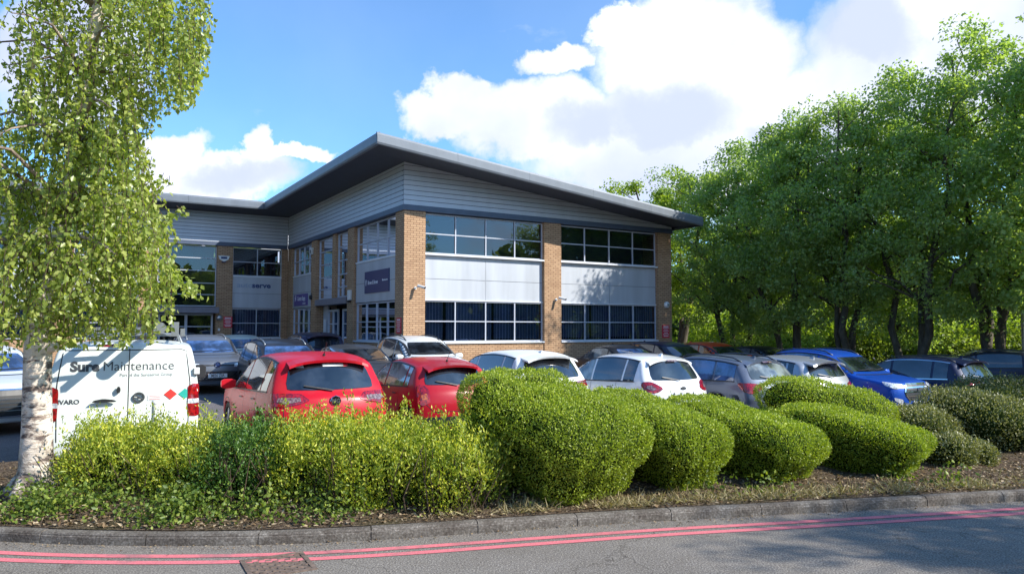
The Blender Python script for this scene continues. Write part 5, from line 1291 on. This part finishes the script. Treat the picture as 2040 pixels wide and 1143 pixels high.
X = c[ci]+RNG.normal(size=n)*.14; Y = np.array([kerb_y(x) for x in X])+.1+np.abs(cy[ci]+RNG.normal(size=n)*.12); Z = np.array([zbed(x, y) for x, y in zip(X, Y)])+RNG.random(n)**2.5*.22
D_ = RNG.normal(size=(n, 3)); D_[:, 2] = np.abs(D_[:, 2])*.6+.2
gi = leaves('ground_cover', np.stack([X, Y, Z], 1), D_, .025+.03*RNG.random(n), 'ground_ivy', width=.7); tag(gi, 'low green weeds and ivy between the shrubs and the kerb', 'ground cover', kind='stuff')

# bollard
bl = thing('bollard', 'short white post standing behind the loose shrubs by the van', 'bollard', (-4.3, 9.0, zbed(-4.3, 9.0)-.02)); m_ = MB(); m_.tube([(0, 0, 0), (0, 0, .80)], .052, 18); m_.build('post', 'white_plastic', bl); m_ = MB(); m_.lathe([(0, .82), (.045, .815), (.056, .80), (.056, .78)], 18, 'z'); m_.build('cap', 'white_plastic', bl)

# ------------------------------------------------------------------ trees
def limb(p0, p1, r0, r1, wob=.1, n=6):
    p0, p1 = Vector(p0), Vector(p1); L = (p1-p0).length; pts = []
    for i in range(n+1):
        t = i/n; q = p0.lerp(p1, t); k = math.sin(t*math.pi)*wob*L
        pts.append(q+Vector((random.uniform(-1, 1)*k, random.uniform(-1, 1)*k, random.uniform(0, 1)*k*.6)))
    return pts, [r0+(r1-r0)*i/n for i in range(n+1)]
def tree_mesh(H, Rc, nl, ls, mat, cbase=.25, seed=0, forks=3, clumps=90, droop=0, barkm='tree_bark', tr=.16):
    """returns an Empty with trunk and crown, built at the origin"""
    random.seed(seed); rng = np.random.default_rng(seed+100)
    root = empty('tree'); mb = MB(); tips = []
    for k in range(forks):
        a = 2*math.pi*k/forks+random.uniform(-.5, .5); lean = random.uniform(.05, .22)*H if forks > 1 else .3
        top = Vector((math.cos(a)*lean, math.sin(a)*lean, H*random.uniform(.78, .92)))
        p, r = limb((math.cos(a)*tr*.7*(forks > 1), math.sin(a)*tr*.7*(forks > 1), -.3), top, tr*random.uniform(.8, 1.1), .03, .03, 9); mb.tube(p, r, 10); tips += [p[-1], p[-1], p[-2]]
        for i in range(3, 9):
            for q in range(3):
                t = i/9; z = p[i].z; a2 = random.uniform(0, 2*math.pi); ln = Rc*random.uniform(.5, 1.0)*(1-.5*t)
                e = p[i]+Vector((math.cos(a2)*ln, math.sin(a2)*ln, ln*random.uniform(.25, .9))); pp, rr = limb(p[i], e, r[i]*.45, .012, .08, 5); mb.tube(pp, rr, 6); tips.append(e)
    mb.build('trunk', barkm, root, smooth=True)
    C = []
    zc0 = H*cbase
    while len(C) < clumps:
        q = rng.uniform(-1, 1, 3); rr = np.linalg.norm(q)
        if rr > 1 or rr < .35: continue
        z = zc0+(H-zc0)*(q[2]+1)/2; prof = math.sin(min(1, (1-(z-zc0)/(H-zc0))*1.15+.12)*math.pi*.5)**.7
        C.append((q[0]*Rc*prof, q[1]*Rc*prof, z-rng.random()*.3))
    C = np.array(C+[tuple(t) for t in tips]); ci = rng.integers(0, len(C), nl)
    sz = rng.uniform(.28, .70, len(C))*Rc*.30
    G = rng.normal(size=(nl, 3)); G = G/np.linalg.norm(G, axis=1, keepdims=True)*(rng.random((nl, 1))**.45)
    P = C[ci]+G*sz[ci][:, None]*np.array([1.15, 1.15, .75])
    D_ = G*.5+rng.normal(size=(nl, 3))*.6+np.array([0, 0, -.3-droop]); Nn = G+np.array([0, 0, .8])+rng.normal(size=(nl, 3))*.6
    leaves('crown', P, D_, ls*(.6+.7*rng.random(nl)), mat, root, .68, Nrm=Nn)
    return root
protos = [tree_mesh(11.5, 3.4, 38000, .125, 'tree_leaf', .13, 1, 3, 210), tree_mesh(10.5, 3.1, 34000, .125, 'tree_leaf', .15, 2, 2, 190), tree_mesh(12, 3.5, 34000, .125, 'tree_leaf', .18, 5, 4, 170), tree_mesh(9, 2.6, 30000, .12, 'lime_leaf', .2, 4, 3, 110)]
used = set()
def put_tree(k, x, y, s, rz, label, group, z=None, name='broadleaf_tree', sz=1):
    o = protos[k] if k not in used else copy_tree(protos[k]); used.add(k)
    o.name = name; o.location = (x, y, zlot(x, y) if z is None else z); o.rotation_euler = (0, 0, rz); o.scale = (s, s, s*sz)
    tag(o, label, 'tree', group); return o
GT = 'row of broadleaf trees along the right side of the car park'
put_tree(0, 9.9, 32.8, .93, .3, 'dark green tree touching the right end of the office roof', GT)
put_tree(1, 11.3, 30.0, 1.06, 1.9, 'green tree second in from the office in the row', GT)
put_tree(2, 12.8, 28.2, .95, 4.1, 'green tree with several stems midway along the row', GT)
put_tree(0, 14.3, 26.4, 1.03, 2.6, 'tall green tree past the middle of the row with forked trunk', GT)
put_tree(2, 16.2, 25.0, 1.06, 1.2, 'tallest tree at the right end of the row', GT)
put_tree(1, 17.6, 22.0, 1.18, .7, 'tree at the right edge of the picture in front of the tallest one', GT)
put_tree(1, 13.6, 37.0, 1.15, 5.2, 'green tree standing in the second line behind the row', GT)
put_tree(2, 18.5, 34.5, 1.05, 3.0, 'loose crowned tree in the second line showing between the trunks', GT)
put_tree(0, 23.5, 30.5, 1.15, .9, 'green tree in the second line at the far right', GT)
put_tree(3, 9.8, 44.0, 1.36, 1.0, 'sunlit yellow green tree rising behind the office roof', 'sunlit trees behind the row')
put_tree(3, 22.0, 42.0, .95, 4.0, 'sunlit yellow green tree seen through gaps under the row', 'sunlit trees behind the row')
put_tree(3, 28.0, 37.0, 1.0, 5.0, 'sunlit yellow green tree seen between trunks at the right', 'sunlit trees behind the row')
put_tree(3, 15.5, 45.0, .9, .2, 'sunlit low tree behind the middle of the row', 'sunlit trees behind the row')
# trees that stand beside the road on the right and throw the shadow on it
put_tree(2, 12.7, 3.5, .64, 3.3, 'roadside tree shading the asphalt and kerb at the right', 'roadside trees', z=0, sz=1)
put_tree(2, 16.5, 9.8, .85, 2.4, 'roadside tree shading the kerb bushes at the right', 'roadside trees', z=.1, sz=1)
put_tree(0, -20.5, 15.5, 1.0, 1.4, 'unseen broadleaf tree added left of the car park beyond the birch', 'unseen trees added left of the car park')  # three unseen trees, added to darken what the red car's side reflects
put_tree(1, -25, 23, 1.1, 2.4, 'taller unseen broadleaf tree added farther left of the car park', 'unseen trees added left of the car park')
put_tree(2, -18.5, 8.0, 1.0, 3.4, 'unseen broadleaf tree added left of the car park nearest the road', 'unseen trees added left of the car park')
# undergrowth hedge behind the trunks
def undergrowth(label, pts, n, mat, size=.16, rad=1.1, grp='undergrowth behind the tree trunks'):
    C = np.array(pts); ci = RNG.integers(0, len(C), n); G = RNG.normal(size=(n, 3)); G = G/np.linalg.norm(G, axis=1, keepdims=True)*(RNG.random((n, 1))**.4)
    P = C[ci]+G*np.array([rad, rad, rad*.8])*RNG.uniform(.6, 1.2, len(C))[ci][:, None]
    base = C.mean(0); base[2] = -.4; root = thing('undergrowth', label, 'shrub', tuple(base), 0, grp)
    leaves('foliage', P-base, G+RNG.normal(size=(n, 3))*.5, size*(.6+.7*RNG.random(n)), mat, root, .7)
    st = MB()
    for q in pts: st.tube([(q[0]-base[0], q[1]-base[1], -.1), (q[0]-base[0]+random.uniform(-.3, .3), q[1]-base[1], q[2]-base[2])], [.03, .01], 5)
    st.build('stems', 'twig', root)
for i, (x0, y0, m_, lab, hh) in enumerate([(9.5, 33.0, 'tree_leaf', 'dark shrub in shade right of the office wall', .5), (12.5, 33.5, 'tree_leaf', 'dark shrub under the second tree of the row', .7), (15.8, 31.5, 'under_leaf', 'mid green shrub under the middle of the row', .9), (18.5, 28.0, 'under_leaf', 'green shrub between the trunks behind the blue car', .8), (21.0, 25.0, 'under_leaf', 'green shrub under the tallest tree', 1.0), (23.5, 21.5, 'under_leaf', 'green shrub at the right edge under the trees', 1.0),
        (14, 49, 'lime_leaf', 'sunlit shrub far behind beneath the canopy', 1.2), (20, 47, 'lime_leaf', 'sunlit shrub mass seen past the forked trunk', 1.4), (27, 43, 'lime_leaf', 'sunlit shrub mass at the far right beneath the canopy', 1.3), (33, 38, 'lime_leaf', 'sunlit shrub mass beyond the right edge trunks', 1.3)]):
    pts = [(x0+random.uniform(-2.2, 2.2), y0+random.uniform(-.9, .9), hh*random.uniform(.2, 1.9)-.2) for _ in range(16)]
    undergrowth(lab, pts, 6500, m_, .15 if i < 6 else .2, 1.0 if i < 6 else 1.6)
# far-off wood beyond the roads, all round, made taller at left and behind to darken reflections
n = 130000; th = RNG.uniform(0, 2*math.pi, n); rr_ = 85+RNG.normal(size=n)*4+8*np.sin(th*7); hh_ = (8+6*(.5-.5*np.cos(th))+8*np.clip(-np.sin(th), 0, 1)+2.2*np.sin(th*23)+1.6*np.sin(th*51+1))*RNG.random(n)**.8
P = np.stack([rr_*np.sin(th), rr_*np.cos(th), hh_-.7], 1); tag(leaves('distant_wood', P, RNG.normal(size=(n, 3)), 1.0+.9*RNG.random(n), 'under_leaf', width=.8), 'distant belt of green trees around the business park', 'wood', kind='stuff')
pp_ = thing('lamp_post', 'slim grey lamp column among the trees at the right edge', 'lamp post', (17.2, 24.9, zlot(17, 25)))
m_ = MB(); m_.tube([(0, 0, 0), (0, 0, 6)], [.07, .045], 12); m_.build('column', 'galvanised', pp_); m_ = MB(); m_.box((-.5, -.09, 5.95), (.05, .09, 6.03)); m_.build('lamp_head', 'galvanised', pp_, bevel=.02)

# ------------------------------------------------------------------ birch
random.seed(3); rng = np.random.default_rng(5)
bx, by = -4.62, 7.25; bz = .14
bi = thing('birch_tree', 'white barked weeping birch with hanging yellow green leaves at the left', 'tree', (bx, by, bz))
tb = MB(); tb2 = MB()
def W2B(px, py, d): # point at given forward distance along a picture direction, used to lay the trunk out at true scale
    c, s = math.cos(.0556), math.sin(.0556); a = (px-1020)/1471.67; b_ = (py-571.5)/1471.67
    X = a; Yd = c+b_*s; Zd = s-b_*c; k = d/Yd; return Vector((X*k-bx, d-by, Zd*k+CAMH-bz))
tp = [Vector((0, 0, -.1)), W2B(72, 930, 7.25), W2B(74, 850, 7.25), W2B(74, 760, 7.25), W2B(76, 690, 7.25), W2B(96, 560, 7.3), W2B(128, 440, 7.35), W2B(150, 300, 7.4), W2B(172, 160, 7.4), W2B(195, 20, 7.4), W2B(215, -150, 7.4), W2B(230, -420, 7.4), W2B(240, -640, 7.4)]
tr_ = [.21, .15, .132, .122, .122, .085, .078, .072, .066, .058, .045, .03, .012]
tb.tube(tp, tr_, 20)
for a in range(6): # root flare
    an = a*1.05+.3; tb.tube([(0, 0, .28), (math.cos(an)*.17, math.sin(an)*.17, .08), (math.cos(an)*.30, math.sin(an)*.30, -.06)], [.09, .07, .03], 8)
tb.tube([W2B(78, 720, 7.25), W2B(96, 695, 7.25), W2B(108, 690, 7.2)], [.05, .055, .05], 10)
limbs = []
def k_env(p):
    X, Y, Z = p[0]+bx, p[1]+by, p[2]+bz-CAMH; px = 1020+1471.67*X/Y; py = 653-1471.67*Z/Y
    return px < np.interp(py, [-900, -200, 0, 90, 150, 200, 240, 300, 330, 370, 420, 470, 520, 600, 640, 680, 720], [300, 400, 425, 420, 395, 385, 300, 285, 330, 345, 365, 360, 365, 375, 345, 335, 40])-40
def br_(i, a, ln, rise, r=None):
    p0 = tp[i]; e = p0+Vector((math.cos(a)*ln, math.sin(a)*ln, rise)); r0 = r or tr_[i]*.45
    e = e if k_env(e) else p0.lerp(e, .45); r0 *= .8; m1 = p0.lerp(e, .5)+Vector((0, 0, .22*(e-p0).length)); pts = [p0, p0.lerp(m1, .5)+Vector((random.uniform(-.05, .05), 0, .05)), m1, m1.lerp(e, .6)+Vector((0, random.uniform(-.06, .06), .02)), e]
    tb.tube(pts, [r0, r0*.8, r0*.55, r0*.35, .004], 7, 1); limbs.append(pts)
for i in range(5, 13):
    for k in range(8 if i < 11 else 5):
        a = k*2*math.pi/8+random.uniform(-.3, .3)+i*.4; ln = random.uniform(.75, 1.45) if i < 8 else random.uniform(.7, 1.4)
        rr_ = .34 if math.cos(a) > .5 else 1
        br_(i, a, ln, random.uniform(-.1, .5), None)
tb.build('trunk', ['birch_bark', 'birch_limb'], bi, smooth=True)
P_, D_, tw = [], [], MB()
def envelope(p):
    """how far right the crown may reach, as seen: keeps the weeping outline of the real tree"""
    X, Y, Z = p[0]+bx, p[1]+by, p[2]+bz-CAMH; px = 1020+1471.67*X/Y; py = 653-1471.67*Z/Y
    lim = np.interp(py, [-900, -200, 0, 90, 150, 200, 240, 300, 330, 370, 420, 470, 520, 600, 640, 680, 720], [300, 400, 425, 420, 395, 385, 300, 285, 330, 345, 365, 360, 365, 375, 345, 335, 40])
    return px < lim+18*math.sin(py*.11)+rng.normal()*7 and (py < 690 or (px < 60 and py < 740))
def strand(p0, ln, sway):
    n_ = int(ln/.035); q = Vector(p0); d = Vector((rng.normal()*.35, rng.normal()*.35, -.4)); pts = [q.copy()]
    for i in range(n_):
        d += Vector((rng.normal()*.10, rng.normal()*.10, -.14)); d.normalize(); q = q+d*.035
        if not envelope(q): break
        pts.append(q.copy())
        for _ in range(2 if rng.random() < .75 else 1):
            P_.append(tuple(q+Vector((rng.normal()*.022, rng.normal()*.022, rng.normal()*.01)))); D_.append((rng.normal()*.65, rng.normal()*.65, -.75+rng.normal()*.35))
    if len(pts) > 3: tw.tube(pts[::3], .003, 3, cap=False)
for pts in limbs:
    for k in range(12):
        t = random.uniform(.15, 1)*3.999; i = int(t); q = pts[i].lerp(pts[i+1], t-i); q = q+Vector((random.uniform(-.28, .28), random.uniform(-.28, .28), random.uniform(-.1, .1)))
        if envelope(q): strand(q, random.uniform(.4, 1.25), 0)
# the drape and low sprays that show against the sky and the office
for (px, py, ln, c_) in [(395, -20, 1.4, 14), (360, 20, 1.3, 14), (340, 60, 1.1, 10), (310, -10, 1.2, 12), (400, 60, .8, 10), (300, 330, .7, 8), (330, 350, 1.0, 12), (345, 420, .9, 10), (350, 520, .5, 8), (240, 380, 1.2, 14), (280, 430, 1.1, 12), (320, 480, .9, 12), (200, 520, .8, 12), (250, 560, .6, 10), (300, 570, .5, 10), (170, 600, .5, 8), (130, 640, .4, 6), (40, 560, .6, 10), (20, 600, .5, 8), (60, 450, .9, 10), (20, 380, 1.0, 10), (60, 200, 1.1, 6), (250, 150, 1.0, 10), (260, 250, .9, 10), (200, 250, 1.2, 12)]:
    for _ in range(c_):
        q = W2B(px+rng.normal()*24, py+rng.normal()*22, 7.2+rng.normal()*.35)
        if envelope(q): strand(q, ln*random.uniform(.6, 1.1), 0)
for k in range(26): # spray reaching right over the van
    t = rng.random(); q = W2B(330+t*68, 540+t*45+rng.normal()*8, 7.0+rng.normal()*.1)
    for j in range(6): P_.append(tuple(q+Vector(rng.normal(size=3)*.035))); D_.append((rng.normal()*.5+.3, rng.normal()*.5, -.6+rng.normal()*.4))
P_ = np.array(P_); D_ = np.array(D_)
print('birch leaves', len(P_))
leaves('crown', P_, D_, .040+.028*rng.random(len(P_)), 'birch_leaf', bi, .72, Nrm=rng.normal(size=(len(P_), 3)))
tw.build('twigs', 'twig', bi)
